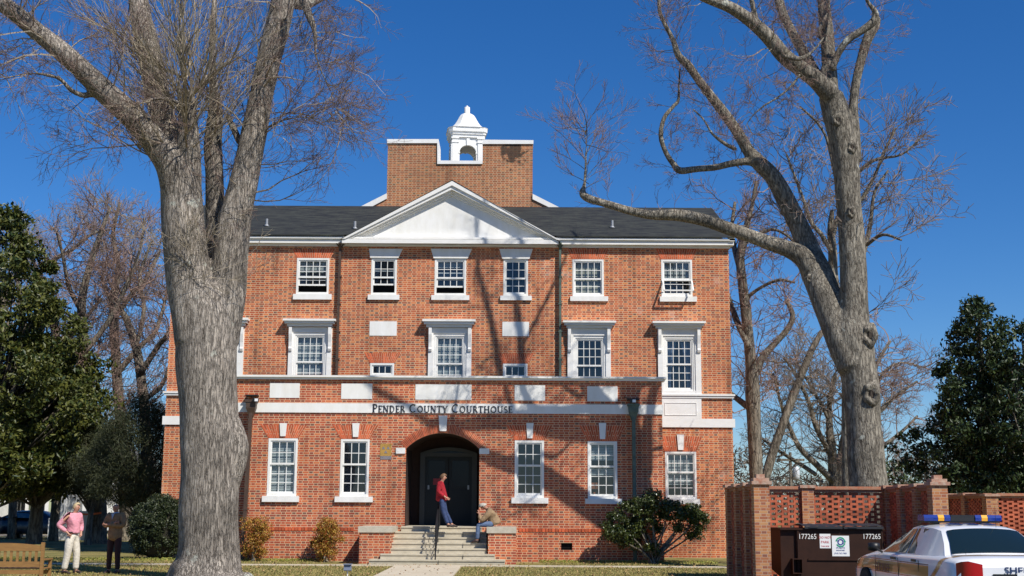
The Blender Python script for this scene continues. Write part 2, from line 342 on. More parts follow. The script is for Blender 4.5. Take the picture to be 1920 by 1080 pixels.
def window(x0, x1, z0, z1, Y, cols, rt, rb, split=.5, blinds=(), sill=None, fw=.07, open_low=0.0, bm=None, curtain=False, mt=.022):
    fr = MB(); ya, yb = Y-.012, Y+.10
    fr.box(x0, x0+fw, ya, yb, z0, z1); fr.box(x1-fw, x1, ya, yb, z0, z1); fr.box(x0+fw, x1-fw, ya, yb, z1-fw, z1); fr.box(x0+fw, x1-fw, ya, yb, z0, z0+fw*1.2)
    a, b, c, d = x0+fw, x1-fw, z0+fw*1.2, z1-fw; sw = .045
    gl = MB()
    def sash(c0, d0, rows, yy, botw=sw):
        if d0-c0 < .05: return
        fr.box(a+.002, a+sw, yy, yy+.04, c0, d0); fr.box(b-sw, b-.002, yy, yy+.04, c0, d0); fr.box(a+sw, b-sw, yy, yy+.04, d0-sw, d0-.001); fr.box(a+sw, b-sw, yy, yy+.04, c0+.001, c0+botw)
        for i in range(1, cols):
            x = a+sw+(b-a-2*sw)*i/cols; fr.box(x-mt/2, x+mt/2, yy+.008, yy+.032, c0+botw, d0-sw)
        for j in range(1, rows):
            z = c0+botw+(d0-sw-c0-botw)*j/rows; fr.box(a+sw, b-sw, yy+.010, yy+.030, z-mt/2, z+mt/2)
        gl.add([(a+sw-.003, yy+.02, c0+botw-.003), (b-sw+.003, yy+.02, c0+botw-.003), (b-sw+.003, yy+.02, d0-sw+.003), (a+sw-.003, yy+.02, d0-sw+.003)], [(0, 1, 2, 3)])
    if rb == 0: sash(c, d, rt, Y+.02)
    else:
        ms = c+(d-c)*split
        sash(ms-.02, d, rt, Y+.015, .06)
        sash(c+(ms-c)*open_low, ms+.02 if open_low == 0 else min(d-.05, ms+(ms-c)*open_low), rb, Y+.058, .06)
    w = fr.build('window', m_white, CH)
    gl.build('pane', m_glass, w)
    if sill:
        sb = MB(); sb.box(sill[0], sill[1], Y-.09, Y+.03, sill[2], sill[3]); sb.build('sill', m_white, w)
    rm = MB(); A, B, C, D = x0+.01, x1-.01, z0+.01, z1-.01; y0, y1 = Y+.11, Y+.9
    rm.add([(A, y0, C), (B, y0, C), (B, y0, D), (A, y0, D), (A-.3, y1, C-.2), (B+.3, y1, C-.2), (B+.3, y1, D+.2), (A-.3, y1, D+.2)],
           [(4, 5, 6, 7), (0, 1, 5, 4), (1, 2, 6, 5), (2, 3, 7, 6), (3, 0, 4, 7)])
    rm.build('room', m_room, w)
    if blinds:
        bl = MB()
        for f0, f1 in blinds:
            z = c+(d-c)*f0; zt = c+(d-c)*f1
            while z < zt:
                bl.add([(a+.03, Y+.135, z), (b-.03, Y+.135, z), (b-.03, Y+.16, z+.043), (a+.03, Y+.16, z+.043)], [(0, 1, 2, 3)]); z += .052
        bl.build('blind', bm or m_blind, w)
    if curtain:
        cu = MB()
        for sgn, xa in ((1, a), (-1, b)):
            rows = []
            for j in range(9):
                t = j/8; z = c+(d-c)*t; wd = (b-a)*(.18+.26*t*t)
                rows.append([(xa+sgn*wd*i/14, Y+.16+.03*math.sin(i*1.9), z) for i in range(15)])
            cu.grid(rows)
        cu.build('curtain', m_curt, w)
    return w
def jack_arch(x0, x1, z0, z1, Y, flare, n, key=None, name='brick_arch', parent=None):
    """flat arch of splayed bricks; x0,x1 bottom width."""
    b = MB(); b.prism([(x0, z0), (x1, z0), (x1+flare, z1), (x0-flare, z1)], Y-.004, Y+.02, 1)
    for i in range(n):
        for seg in ((0, .62), (.66, 1)) if i % 2 else ((0, .32), (.36, 1)):
            def X(t, s): return (x0+(x1-x0)*t)*(1-s)+((x0-flare)+(x1-x0+2*flare)*t)*s
            t0 = (i+.1)/n; t1 = (i+.9)/n; s0, s1 = seg
            za = z0+(z1-z0)*s0; zb = z0+(z1-z0)*s1
            b.prism([(X(t0, s0), za), (X(t1, s0), za), (X(t1, s1), zb), (X(t0, s1), zb)], Y-.010, Y, 0)
    o = b.build(name, [m_vous, m_mortar], parent or CH)
    if key:
        kx, kw, kz0, kz1 = key; k = MB(); k.prism([(kx-kw*.36, kz0), (kx+kw*.36, kz0), (kx+kw*.5, kz1), (kx-kw*.5, kz1)], Y-.05, Y-.011)
        k.build('keystone', m_white, o)
    return o
# --- main wall
xl = P(312, 735, YM).x; xr = P(1371.5, 700, YM).x; zt = P(960, 463.5, YM).z
third = []   # (rect px, cols, rt, rb, split, blinds, open, sill px, head)
T = [((390, 483, 450, 551), 4, 3, 3, .5, (), 0, (384, 551, 457, 561), 'arch'),
     ((556, 484, 617, 552), 4, 3, 3, .46, ((.62, .98),), .82, (550, 552, 622, 562), 'arch'),
     ((696, 484, 744, 553), 3, 2, 2, .46, (), .92, (690, 553, 749, 562.5), (692, 755)),
     ((815, 485, 874, 554), 4, 2, 2, .46, ((.8, .98), (.42, .5)), .72, (809, 554, 880, 563), (808, 885)),
     ((944, 486, 990, 555), 3, 2, 2, .46, (), 0, (938, 555, 997, 563.5), (936, 999)),
     ((1073.5, 486.5, 1132, 556), 4, 2, 2, .46, ((.05, .45), (.55, .95)), 0, (1069, 556, 1140, 565), 'arch'),
     ((1240, 487, 1298, 556.5), 4, 2, 1, .46, ((.52, .97),), .99, (1237, 556.5, 1306, 566), 'arch')]
holes_m = []
for r_, *_r in T: holes_m.append(rect(*r_, YM))
S = [((397, 626, 441, 700), (376, 614, 457, 703), (368, 598, 468, 612)), ((553, 628, 609, 703), (541, 614, 622, 706), (533, 600, 631, 613)),
     ((816, 630, 871, 708), (803, 615, 884, 712), (793, 601, 892, 614.5)), ((1079, 634, 1132, 711), (1064, 616, 1145, 715), (1055, 603.5, 1154, 616)),
     ((1247, 635, 1300, 733), (1233.5, 617, 1314, 740), (1222, 604.5, 1321, 617))]
for a, b, c in S: holes_m.append(rect(*a, YM))
SM = [(694, 681, 739, 706), (943, 682, 989, 710)]
for a in SM: holes_m.append(rect(*a, YM))
M1 = rect(1247.5, 847, 1306, 936, YM); holes_m.append(M1)
w = MB(); wall_holes(w, xl, xr, -.4, zt, YM, holes_m)
YB = YM+9.4
Yr = YM+4.9; zr = P(1336, 395, Yr).z; zeave = P(960, 447.5, YM-.3).z
w.add([(xl, YM, -.4), (xl, YM, zt), (xl, Yr, zr-.12), (xl, YB, zt), (xl, YB, -.4)], [(0, 1, 2, 3, 4)])
w.add([(xr, YM, -.4), (xr, YM, zt), (xr, Yr, zr-.12), (xr, YB, zt), (xr, YB, -.4)], [(4, 3, 2, 1, 0)])
w.add([(xl, YB, -.4), (xr, YB, -.4), (xr, YB, zt), (xl, YB, zt)], [(3, 2, 1, 0)])
w.build('main_wall', m_brick, CH)
for (r_, cols, rt, rb, sp, bl, op, sill, head) in T:
    x0, x1, z0, z1 = rect(*r_, YM); sl_ = rect(*sill, YM)
    aw = (r_[0] == 1240)
    ww = window(x0, x1, z0, z1, YM, cols, rt, rb, sp, bl, (sl_[0], sl_[1], sl_[2], sl_[3]), open_low=0 if aw else (1-.0)*0 if op == 0 else (1-op)*0+op*.55, bm=m_blindb if r_[0] == 1073.5 else None)
    if aw:   # hopper sash tilted out
        h = MB(); a, b = x0+.05, x1-.03; zt_, zb_ = z0+(z1-z0)*.44, z0+(z1-z0)*.12; yb_ = YM-.42
        for u, v in (((a, YM-.02, zt_), (b, YM-.02, zt_)), ((a, yb_, zb_), (b, yb_, zb_)), ((a, YM-.02, zt_), (a, yb_, zb_)), ((b, YM-.02, zt_), (b, yb_, zb_))): h.bar(u, v, .05, .05)
        h.bar((a, YM-.2, (zt_+zb_)/2+.04), (b, YM-.2, (zt_+zb_)/2+.04), .02, .02)
        h.build('tilted_sash', m_white, ww)
    if head == 'arch':
        za = P(r_[0], 467.5, YM).z; jack_arch(x0-.02, x1+.02, z1+.01, za, YM, .17, 17)
    else:
        k = MB(); za = P(r_[0], 467, YM).z; hx0 = P(head[0], 470, YM).x; hx1 = P(head[1], 470, YM).x
        k.prism([(x0-.05, z1+.004), (x1+.05, z1+.004), (hx1, za), (hx0, za)], YM-.06, YM); k.build('splayed_lintel', m_white, CH)
# --- second storey surrounds
bl2 = [((.05, .98),), ((.0, .98),), ((.35, .96),), (), ()]
for i, (a, b, c) in enumerate(S):
    x0, x1, z0, z1 = rect(*a, YM); X0, X1, Z0, Z1 = rect(*b, YM); H0, H1, HZ0, HZ1 = rect(*c, YM)
    ff = 1.0
    if i < 4: z0 -= .75; Z0 -= .62      # sashes run on down behind the porch parapet
    s_ = MB()
    s_.box(X0, x0-.07, YM-.07, YM+.05, Z0, Z1); s_.box(x1+.07, X1, YM-.07, YM+.05, Z0, Z1); s_.box(x0-.07, x1+.07, YM-.07, YM+.05, z1+.09, Z1)
    s_.box(x0-.07, x0, YM-.035, YM+.05, Z0, z1); s_.box(x1, x1+.07, YM-.035, YM+.05, Z0, z1); s_.box(x0-.07, x1+.07, YM-.035, YM+.05, z1, z1+.09)
    if i == 4: s_.box(x0-.07, x1+.07, YM-.06, YM+.05, Z0, z0)
    sr = s_.build('window_surround', m_whiteold, CH)
    h = MB(); mid = HZ0+(HZ1-HZ0)*.62
    h.box(H0, H1, YM-.34, YM, HZ0+(HZ1-HZ0)*.72, HZ1); h.box(H0+.05, H1-.05, YM-.28, YM, HZ0+(HZ1-HZ0)*.38, HZ0+(HZ1-HZ0)*.715); h.box(H0+.13, H1-.13, YM-.19, YM, HZ0+.002, HZ0+(HZ1-HZ0)*.375)
    h.build('hood', m_whiteold, sr)
    for xc in (X0+.07, X1-.07):
        k = MB(); k.prismx([(YM-.19, Z1), (YM-.19, Z1-.25), (YM-.13, Z1-.55), (YM-.12, Z1-.72), (YM-.15, Z1-.78), (YM-.12, Z1-.86), (YM-.071, Z1-.88), (YM-.071, Z1)], xc-.055, xc+.055); k.build('bracket', m_whiteold, sr)
    window(x0, x1, z0 if i == 4 else z0, z1, YM, 4, 3, 3, .5 if i == 4 else .55, bl2[i], None, fw=.05, curtain=(i == 4), open_low=0)
# small three-light windows and blank panels
for a, pn in zip(SM, ((693, 602.5, 744, 629.5), (942, 603.5, 992, 630.5))):
    x0, x1, z0, z1 = rect(*a, YM); window(x0, x1, z0, z1, YM, 3, 1, 0)
    jack_arch(x0-.02, x1+.02, z1+.01, z1+.36, YM, .2, 17)
    k = MB(); q = rect(*pn, YM); k.box(q[0], q[1], YM-.015, YM, q[2], q[3]); k.build('blank_panel', m_white, CH)
# main wall bands + apron panel + right ground floor window
q = rect(306, 0, 1378, 1, YM)
zs1, zs0 = P(1330, 739.5, YM).z, P(1330, 746.8, YM).z; zb1, zb0 = P(1330, 785.5, YM).z, P(1330, 801.5, YM).z
xb1 = xr+.10; xb0 = xl-.10
PXR = P(1243, 800, 0).x; 
band = MB(); band.box(xb0, xb1, YM-.11, YM, zs1-.06, zs1); band.box(xb0+.04, xb1-.04, YM-.075, YM, zs0, zs1-.061); band.build('string_course', m_whiteold, CH)
band = MB(); band.box(xb0+.02, xb1-.02, YM-.055, YM, zb0, zb1); band.build('belt_band', m_whiteold, CH)
ap = MB(); e = rect(1230, 748, 1315, 785, YM); ap.box(e[0], e[1], YM-.053, YM, zb1+.001, zs0-.001); i_ = rect(1246, 755, 1306, 779, YM)
for (a, b, c, d) in ((i_[0], i_[1], i_[3]-.02, i_[3]), (i_[0], i_[1], i_[2], i_[2]+.02), (i_[0], i_[0]+.02, i_[2]+.02, i_[3]-.02), (i_[1]-.02, i_[1], i_[2]+.02, i_[3]-.02)): ap.box(a, b, YM-.068, YM-.054, c, d)
ap.build('apron_panel', m_whiteold, CH)
window(*M1, YM, 4, 2, 3, .56, ((.28, .97),), (M1[0]-.1, M1[1]+.1, M1[2]-.17, M1[2]))
zk0, zk1 = P(1276, 843, YM).z, P(1276, 815, YM).z
jack_arch(M1[0]-.02, M1[1]+.02, M1[3]+.01, P(1276, 818, YM).z, YM, .22, 18, (P(1276, 830, YM).x, .26, M1[3]+.06, zk1))
# --- porch block
pxl = P(420, 900, YF).x; pxr = P(1243.5, 900, YF).x; pz = P(831, 713, YF).z; pc1 = P(831, 706.3, YF-.1).z
A0, A1 = P(760.5, 900, YF).x, P(898.5, 900, YF).x; spz = P(830, 841.5, YF).z; crz = P(830, 812, YF).z; flz = 1.11
GW = [((502, 822, 557, 930), (492, 930, 561, 941), 3, 2, 3, ((.0, .98),), (526, 537)), ((638, 823.5, 692, 931), (628, 931, 699, 941.5), 3, 2, 3, (), (662, 673)),
      ((965, 826, 1020, 933), (959, 933, 1028, 944), 3, 2, 3, (), (988, 999)), ((1102, 827.5, 1157.5, 935), (1097, 935, 1166, 945), 3, 2, 3, ((.68, .98), (.40, .50)), (1124, 1135))]
holes = [rect(*a[0], YF) for a in GW]
vent = [rect(1052, 1018, 1073, 1031.5, YF), rect(581, 1013.5, 598, 1027.5, YF)]
wt = P(960, 994, YF).z
w = MB(); wall_holes(w, pxl, pxr, -.3, pz, YF, holes+[(A0, A1, -.3, crz)]+vent, depth=.16)
# spandrels + curved reveal of the segmental arch
ac = (A0+A1)/2; hw = (A1-A0)/2; rise = crz-spz; RA = (hw*hw+rise*rise)/(2*rise); cz = crz-RA; th = math.asin(hw/RA)
arc = [(ac+RA*math.sin(-th+2*th*i/24), cz+RA*math.cos(-th+2*th*i/24)) for i in range(25)]
for i in range(24):
    (xa, za), (xb_, zb_) = arc[i], arc[i+1]
    w.add([(xa, YF, za), (xb_, YF, zb_), (xb_, YF, crz), (xa, YF, crz)], [(0, 1, 2, 3)])
VD = 2.3
w.add([(pxl, YF, -.3), (pxl, YM, -.3), (pxl, YM, pz), (pxl, YF, pz)], [(0, 1, 2, 3)][::-1])
w.add([(pxr, YF, -.3), (pxr, YM, -.3), (pxr, YM, pz), (pxr, YF, pz)], [(0, 1, 2, 3)])
w.add([(pxl+.3, YF+.3, -.3), (pxr-.3, YF+.3, -.3), (pxr-.3, YF+.3, pz), (pxl+.3, YF+.3, pz)][0:0], [])
w.box(pxl-.03, A0-.9, YF-.035, YF+.0, -.3, wt) if False else None
w.build('porch_wall', m_brick_low, CH)
rf = MB(); rf.add([(pxl+.3, YF+.3, pz-.7), (pxr-.3, YF+.3, pz-.7), (pxr-.3, YM, pz-.7), (pxl+.3, YM, pz-.7)], [(0, 1, 2, 3)]); rf.add([(pxl+.3, YF+.3, pz-.7), (pxr-.3, YF+.3, pz-.7), (pxr-.3, YF+.3, pz), (pxl+.3, YF+.3, pz)], [(3, 2, 1, 0)]); rf.build('porch_roof', m_roof, CH)
# rowlock water table
rw = MB(); x = pxl+.02
xs_ = []
while x < pxr-.1:
    if not (P(735, 990, YF).x-1.2 < x < P(915, 990, YF).x+.9): rw.box(x, x+.088, YF-.022, YF, wt-.05, wt+.055)
    x += .105
rw.build('water_table', m_vous, CH)
# vestibule
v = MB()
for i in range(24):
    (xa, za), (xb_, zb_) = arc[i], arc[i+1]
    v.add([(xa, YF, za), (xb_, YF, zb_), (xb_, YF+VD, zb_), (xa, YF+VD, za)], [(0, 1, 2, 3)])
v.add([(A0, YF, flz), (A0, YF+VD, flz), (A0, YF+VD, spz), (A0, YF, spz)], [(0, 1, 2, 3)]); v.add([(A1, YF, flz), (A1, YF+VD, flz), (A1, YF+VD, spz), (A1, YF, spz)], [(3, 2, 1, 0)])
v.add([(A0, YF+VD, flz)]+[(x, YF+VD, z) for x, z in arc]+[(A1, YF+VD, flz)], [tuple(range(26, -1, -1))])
v.build('vestibule', mat('shaded_vestibule_brick', (.035, .016, .010), .9, var=.2, scale=6), CH)  # porch brick darkened, the shade of the deep recess put into its colour
fl = MB(); fl.box(A0-.1, A1+.1, YF-.02, YF+VD, flz-.2, flz); fl.build('vestibule_floor', m_conc, CH)
# keystone, imposts and ring of the big arch
ring = MB(); ro = RA+P(831, 796.5, YF).z-crz; n = 56
tho = th*1.0
pts_o = [(ac+ro*math.sin(-tho+2*tho*i/n), cz+ro*math.cos(-tho+2*tho*i/n)) for i in range(n+1)]; pts_i = [(ac+RA*math.sin(-tho+2*tho*i/n), cz+RA*math.cos(-tho+2*tho*i/n)) for i in range(n+1)]
ring.prism(pts_i+pts_o[::-1], YF-.004, YF+.02, 1)
for i in range(n):
    def AP(r, t): a = -tho+2*tho*(i+t)/n; return (ac+r*math.sin(a), cz+r*math.cos(a))
    ring.prism([AP(RA+.004, .14), AP(RA+.004, .86), AP(ro, .86), AP(ro, .14)], YF-.012, YF)
rg = ring.build('arch_ring', [m_vous, m_mortar], CH)
k = MB(); k.prism(pp([(824.5, 808.5), (837, 808.5), (839, 779.5), (822.5, 779.5)], YF), YF-.07, YF-.013); k.build('keystone', m_white, rg)
for e in ((742.5, 840, 760, 850.5), (898.8, 841, 917.5, 851.5)):
    q = rect(*e, YF); k = MB(); k.box(q[0], q[1], YF-.05, YF, q[2], q[3]); k.build('impost', m_white, rg)
# entrance doors
YD = YF+VD; fx0, fx1, fz0, fz1 = rect(787, 856, 894, 985, YD-.1); fz0 = flz
d = MB(); bw = .17
d.box(fx0, fx0+bw, YD-.12, YD, fz0, fz1); d.box(fx1-bw, fx1, YD-.12, YD, fz0, fz1); d.box(fx0, fx1, YD-.13, YD, fz1, fz1+.12)
fc = (fx0+fx1)/2; fhw = (fx1-fx0)/2; frise = P(840, 839, YD).z-(fz1+.12); FR = (fhw**2+frise**2)/(2*frise); fcz = fz1+.12+frise-FR; fth = math.asin(fhw/FR)
d.prism([(fc+FR*math.sin(-fth+2*fth*i/20), fcz+FR*math.cos(-fth+2*fth*i/20)) for i in range(21)]+[(fc+(FR-.11)*math.sin(fth*.9-2*fth*.9*i/20), max(fz1+.121, fcz+(FR-.11)*math.cos(fth*.9-2*fth*.9*i/20))) for i in range(21)], YD-.11, YD)
df = d.build('door_frame', m_frame, CH)
fg = MB(); fg.prism([(fc+(FR-.1)*math.sin(-fth*.9+2*fth*.9*i/20), max(fz1+.12, fcz+(FR-.1)*math.cos(-fth*.9+2*fth*.9*i/20))) for i in range(21)], YD-.05, YD-.03); fg.build('fanlight', m_doorglass, df)
mid = (fx0+fx1)/2
for s0, s1 in ((fx0+bw, mid-.01), (mid+.01, fx1-bw)):
    k = MB(); k.box(s0, s1, YD-.05, YD, fz0, fz1); H = fz1-fz0
    for (c0, c1) in ((.06, .34), (.38, .50)):
        for (a, b, c, dd) in ((s0+.1, s1-.1, c0, c0+.015), (s0+.1, s1-.1, c1-.015, c1)): k.box(a, b, YD-.065, YD-.051, fz0+H*c, fz0+H*dd)
        k.box(s0+.1, s0+.12, YD-.065, YD-.051, fz0+H*(c0+.015), fz0+H*(c1-.015)); k.box(s1-.12, s1-.1, YD-.065, YD-.051, fz0+H*(c0+.015), fz0+H*(c1-.015))
    do = k.build('door', m_door, df)
    k = MB(); k.box(s0+.11, s1-.11, YD-.058, YD-.052, fz0+H*.56, fz0+H*.94); k.build('pane', m_doorglass, do)
    k = MB(); hx = s1-.12 if s0 > mid else s0+.12; k.box(hx-.03, hx+.03, YD-.075, YD-.052, fz0+H*.52, fz0+H*.58); k.build('notice', m_grey, do)
q = rect(812, 897, 826, 909, YD-.07); k = MB(); k.box(q[0], q[1], YD-.068, YD-.060, q[2], q[3]); k.build('red_notice', mat('red_notice', (.35, .04, .05), .6), df)
# porch windows
for (a, sl_, c, rt, rb, bl, key), hh in zip(GW, holes):
    s_ = rect(*sl_, YF); window(*hh, YF, c, rt, rb, .555, bl, (s_[0], s_[1], s_[2], hh[2]))
    kx = (key[0]+key[1])/2
    jack_arch(hh[0]-.02, hh[1]+.02, hh[3]+.01, P(kx, 797.5, YF).z, YF, .26, 18, (P(kx, 800, YF).x, .235, hh[3]+.07, P(kx, 793.5, YF).z))
for vv in vent:
    k = MB(); k.add([(vv[0], YF+.12, vv[2]), (vv[1], YF+.12, vv[2]), (vv[1], YF+.12, vv[3]), (vv[0], YF+.12, vv[3])], [(0, 1, 2, 3)])
    for j in range(4): z = vv[2]+(vv[3]-vv[2])*(j+.5)/4; k.box(vv[0], vv[1], YF+.07, YF+.1, z-.006, z+.006)
    k.build('foundation_vent', m_dark, CH)
# potted things on the sill behind the fourth window
hh = holes[3]; k = MB(); k.lathe([(.03, hh[2]+.1), (.035, hh[2]+.2)], hh[0]+.22, YF+.2, 8); k.prismx([(YF+.17, hh[2]+.3), (YF+.23, hh[2]+.3), (YF+.20, hh[2]+.52)], hh[0]+.12, hh[0]+.32); k.build('desk_ornament', mat('terracotta_ornament', (.5, .16, .06), .7), CH)
# parapet panels, coping, name band
for e in ((506, 718, 562, 746), (640, 719, 698, 748), (779, 721, 884, 749.5), (965, 722.5, 1022, 751), (1101, 724.5, 1158, 752.5)):
    q = rect(*e, YF); k = MB(); k.box(q[0], q[1], YF-.015, YF, q[2], q[3]); k.build('blank_panel', m_white, CH)
cp = MB(); cp.box(pxl-.14, pxr+.14, YF-.15, YF+.36, pz+.07, pz+.13); cp.box(pxl-.09, pxr+.09, YF-.09, YF+.33, pz, pz+.069); cp.build('parapet_coping', m_whiteold, CH)
bz0, bz1 = P(831, 775, YF).z, P(831, 757, YF).z
bd = MB(); bd.box(pxl-.03, pxr+.03, YF-.04, YF, bz0, bz1); nb = bd.build('name_band', m_white, CH)
# serif capitals
def V(x, t=.15, z0=0, z1=1, s0=True, s1=True):
    o = [([(x, z0), (x, z1)], t)]
    if s0: o.append(([(x-.13, z0+.025), (x+.13, z0+.025)], .05))
    if s1: o.append(([(x-.13, z1-.025), (x+.13, z1-.025)], .05))
    return o
def arcp(cx, cz_, rx, rz, a0, a1, n=10): return [(cx+rx*math.cos(R(a0+(a1-a0)*i/n)), cz_+rz*math.sin(R(a0+(a1-a0)*i/n))) for i in range(n+1)]
GL = {'P': (.62, V(.16)+[([(.16, .96)]+arcp(.34, .72, .2, .24, 90, -90, 8)+[(.16, .48)], .09)]),
      'E': (.60, V(.16)+[([(.16, .97), (.54, .97), (.54, .84)], .06), ([(.16, .52), (.44, .52), (.44, .43)], .06), ([(.16, .03), (.56, .03), (.56, .18)], .06)]),
      'N': (.84, V(.14, .07)+V(.70, .07, s0=False)+[([(.12, .97), (.70, .03)], .14)]),
      'D': (.80, V(.16)+[([(.16, .96)]+arcp(.32, .5, .36, .46, 90, -90, 10)+[(.16, .04)], .09)]),
      'R': (.72, V(.16)+[([(.16, .96)]+arcp(.32, .73, .19, .23, 90, -90, 8)+[(.16, .50)], .09), ([(.36, .50), (.66, .03)], .13)]),
      'C': (.84, [(arcp(.46, .5, .36, .47, 50, 310, 16), .12), ([(.70, .82), (.70, .97)], .05)]),
      'O': (.88, [(arcp(.44, .5, .35, .46, 0, 360, 20), .12)]),
      'U': (.84, V(.16, .14, .3, 1, False)+V(.68, .07, .3, 1, False)+[(arcp(.42, .32, .26, .29, 180, 360, 10), .1)]),
      'T': (.70, V(.35, .15, s1=False)+[([(.04, .84), (.04, .97), (.66, .97), (.66, .84)], .06)]),
      'Y': (.76, V(.38, .15, 0, .48, s1=False)+[([(.08, .97), (.38, .45)], .13), ([(.68, .97), (.38, .45)], .07), ([(-.02, .97), (.2, .97)], .05), ([(.57, .97), (.78, .97)], .05)]),
      'H': (.86, V(.16)+V(.70)+[([(.16, .52), (.70, .52)], .06)]),
      'S': (.58, [(arcp(.29, .73, .19, .23, 40, 250, 10)+arcp(.29, .26, .21, .24, 75, -140, 10), .1)]),
      ' ': (.42, [])}
def stroke_text(mb, txt, x, z, hbig, hsm, width, Y, t=.02):
    prev = ' '; items = []; cx = 0
    for ch in txt:
        h = hbig if prev == ' ' and ch != ' ' else hsm
        items.append((ch, cx, h)); cx += GL[ch][0]*h*1.12; prev = ch
    sc = width/cx
    for ch, ox, h in items:
        for pl, tk in GL[ch][1]:
            for (a, b), (c, d_) in zip(pl[:-1], pl[1:]):
                p0 = Vector((x+(ox+a*h*1.0)*sc, z+b*h)); p1 = Vector((x+(ox+c*h)*sc, z+d_*h)); dd = p1-p0
                if dd.length < 1e-6: continue
                dd.normalize(); nn = Vector((-dd.y, dd.x))*tk*h*.5; p0 -= dd*.004; p1 += dd*.004
                mb.prism([tuple(p0+nn), tuple(p0-nn), tuple(p1-nn), tuple(p1+nn)], Y-t, Y+random.Random(ox+a).uniform(-.001, .001)-.0)
lt = MB(); tx0, tx1 = P(698.5, 766, YF).x, P(962, 766, YF).x
stroke_text(lt, 'PENDER COUNTY COURTHOUSE', tx0, bz0+.022, .265, .215, tx1-tx0, YF-.045)
lt.build('lettering', m_letter, nb)
# fallout sign
q = rect(713, 832, 734, 855, YF); k = MB(); k.box(q[0], q[1], YF-.012, YF, q[2], q[3]); sg = k.build('shelter_sign', m_sgold, CH)
k = MB(); q2 = rect(713, 855, 734, 861.5, YF); k.box(q2[0], q2[1], YF-.012, YF, q2[2], q[2]-.001)
sx_, sz_ = (q[0]+q[1])/2, (q[2]+q[3])/2+.01
for a in (150, 30, 270):
    cx_, cz_ = sx_+.085*math.cos(R(a)), sz_+.085*math.sin(R(a))
    k.prism([(cx_+.062*math.cos(R(b+a+180)), cz_+.062*math.sin(R(b+a+180))) for b in (0, 120, 240)], YF-.018, YF-.0125)
k.build('trefoil', m_sgrey, sg)
# --- cornice
xe0, xe1 = xl-.2, P(1377.5, 450, YM-.3).x
cz_a = P(1200, 446.6, YM-.3).z; cz_b = P(1200, 451.5, YM-.3).z; cz_c = P(1200, 459, YM-.2).z; cz_d = P(1200, 465.5, YM).z
pX0, pX1 = P(640, 452, YM-.4).x, P(1048.5, 456, YM-.4).x
c = MB(); c.box(xe0, xe1, YM-.30, YM+.1, cz_b+.03, cz_a); c.box(xe0+.03, xe1-.03, YM-.26, YM+.1, cz_b, cz_b+.029); c.box(xe0+.02, xe1-.02, YM-.23, YM+.1, cz_c, cz_b-.001); c.box(xl-.06, xr+.06, YM-.07, YM+.1, cz_d, cz_c-.001)
c.box(pX0+.02, pX1-.02, YM-.36, YM-.231, cz_c-.02, cz_b+.0); c.box(pX0+.1, pX1-.1, YM-.16, YM-.071, cz_d+.01, cz_c-.021)
# gable end returns
for xx, sg_ in ((xe1, 1), (xe0, -1)):
    xi = xx-sg_*.18
    pr = [(YM-.30, cz_a-.09), (YM-.30, cz_a+.06), (Yr, zr+.10), (YB+.3, cz_a+.06), (YB+.3, cz_a-.09), (Yr, zr-.06)]
    c.prismx(pr, min(xx, xi), max(xx, xi))
c.build('cornice', m_whiteold, CH)
rfm = MB(); ov = .02
zs_ = lambda y: cz_a+.065+(y-(YM-.34))*(zr+.05-cz_a)/(Yr-YM+.34)
for (a, b, y) in ((xe0-ov, pX0+.42, YM-.34), (pX0+.42, pX1-.42, YM+.22), (pX1-.42, xe1+ov, YM-.34)):
    rfm.add([(a, y, zs_(y)), (b, y, zs_(y)), (b, Yr, zr+.115), (a, Yr, zr+.115)], [(0, 1, 2, 3)])
rfm.add([(xe1+ov, Yr, zr+.115), (xe0-ov, Yr, zr+.115), (xe0-ov, YB+.34, cz_a+.065), (xe1+ov, YB+.34, cz_a+.065)], [(0, 1, 2, 3)])
for a, b in ((xe0-ov, pX0+.1), (pX1-.1, xe1+ov)): rfm.add([(a, YM-.34, cz_a+.064), (b, YM-.34, cz_a+.064), (b, YM-.34, cz_a+.02), (a, YM-.34, cz_a+.02)], [(3, 2, 1, 0)])
roof = rfm.build('main_roof', m_roof, CH)
for (px_, py_) in ((500, 424), (665.5, 429), (1148, 427)):
    yy = None
    for t in range(0, 500):
        yq = YM+t*.01; p = P(px_, py_, yq); zz = cz_a+.065+(yq-(YM-.34))*(zr+.05-cz_a)/(Yr-YM+.34)
        if p.z <= zz: break
    k = MB(); k.tube([(p.x, yq, zz-.1), (p.x, yq, zz+.28)], [.05, .05], 10); k.lathe([(.11, zz-.02), (.06, zz+.06)], p.x, yq, 10); k.build('vent_pipe', m_grey, roof)
# --- pediment
YP = YM-.36
ap_o = P(848, 339.5, YP); L_o = P(640, 449.5, YP); R_o = P(1049, 455, YP)
ap_i = P(846.5, 364, YP); L_i = P(662, 450.5, YP); R_i = P(1030, 452.5, YP); zb_p = cz_b+.001
pd = MB(); pd.prism([(L_i.x-.6, zb_p), (R_i.x+.6, zb_p), (ap_i.x, ap_i.z+.3)], YM-.06, YM+.2); ped = pd.build('pediment', m_white, CH)
rk = MB()
def rake(o, i, y0, y1, f0, f1):   # strip between fractions f0..f1 of the outer/inner lines
    def lerp(a, b, t): return (a.x*(1-t)+b.x*t, a.z*(1-t)+b.z*t)
    e0 = lerp(o, i, f0); e1 = lerp(o, i, f1); a0 = lerp(ap_o, ap_i, f0); a1 = lerp(ap_o, ap_i, f1)
    e0 = (e0[0], max(e0[1], zb_p)); e1 = (e1[0], max(e1[1], zb_p))
    rk.prism([e0, a0, a1, e1], y0, y1)
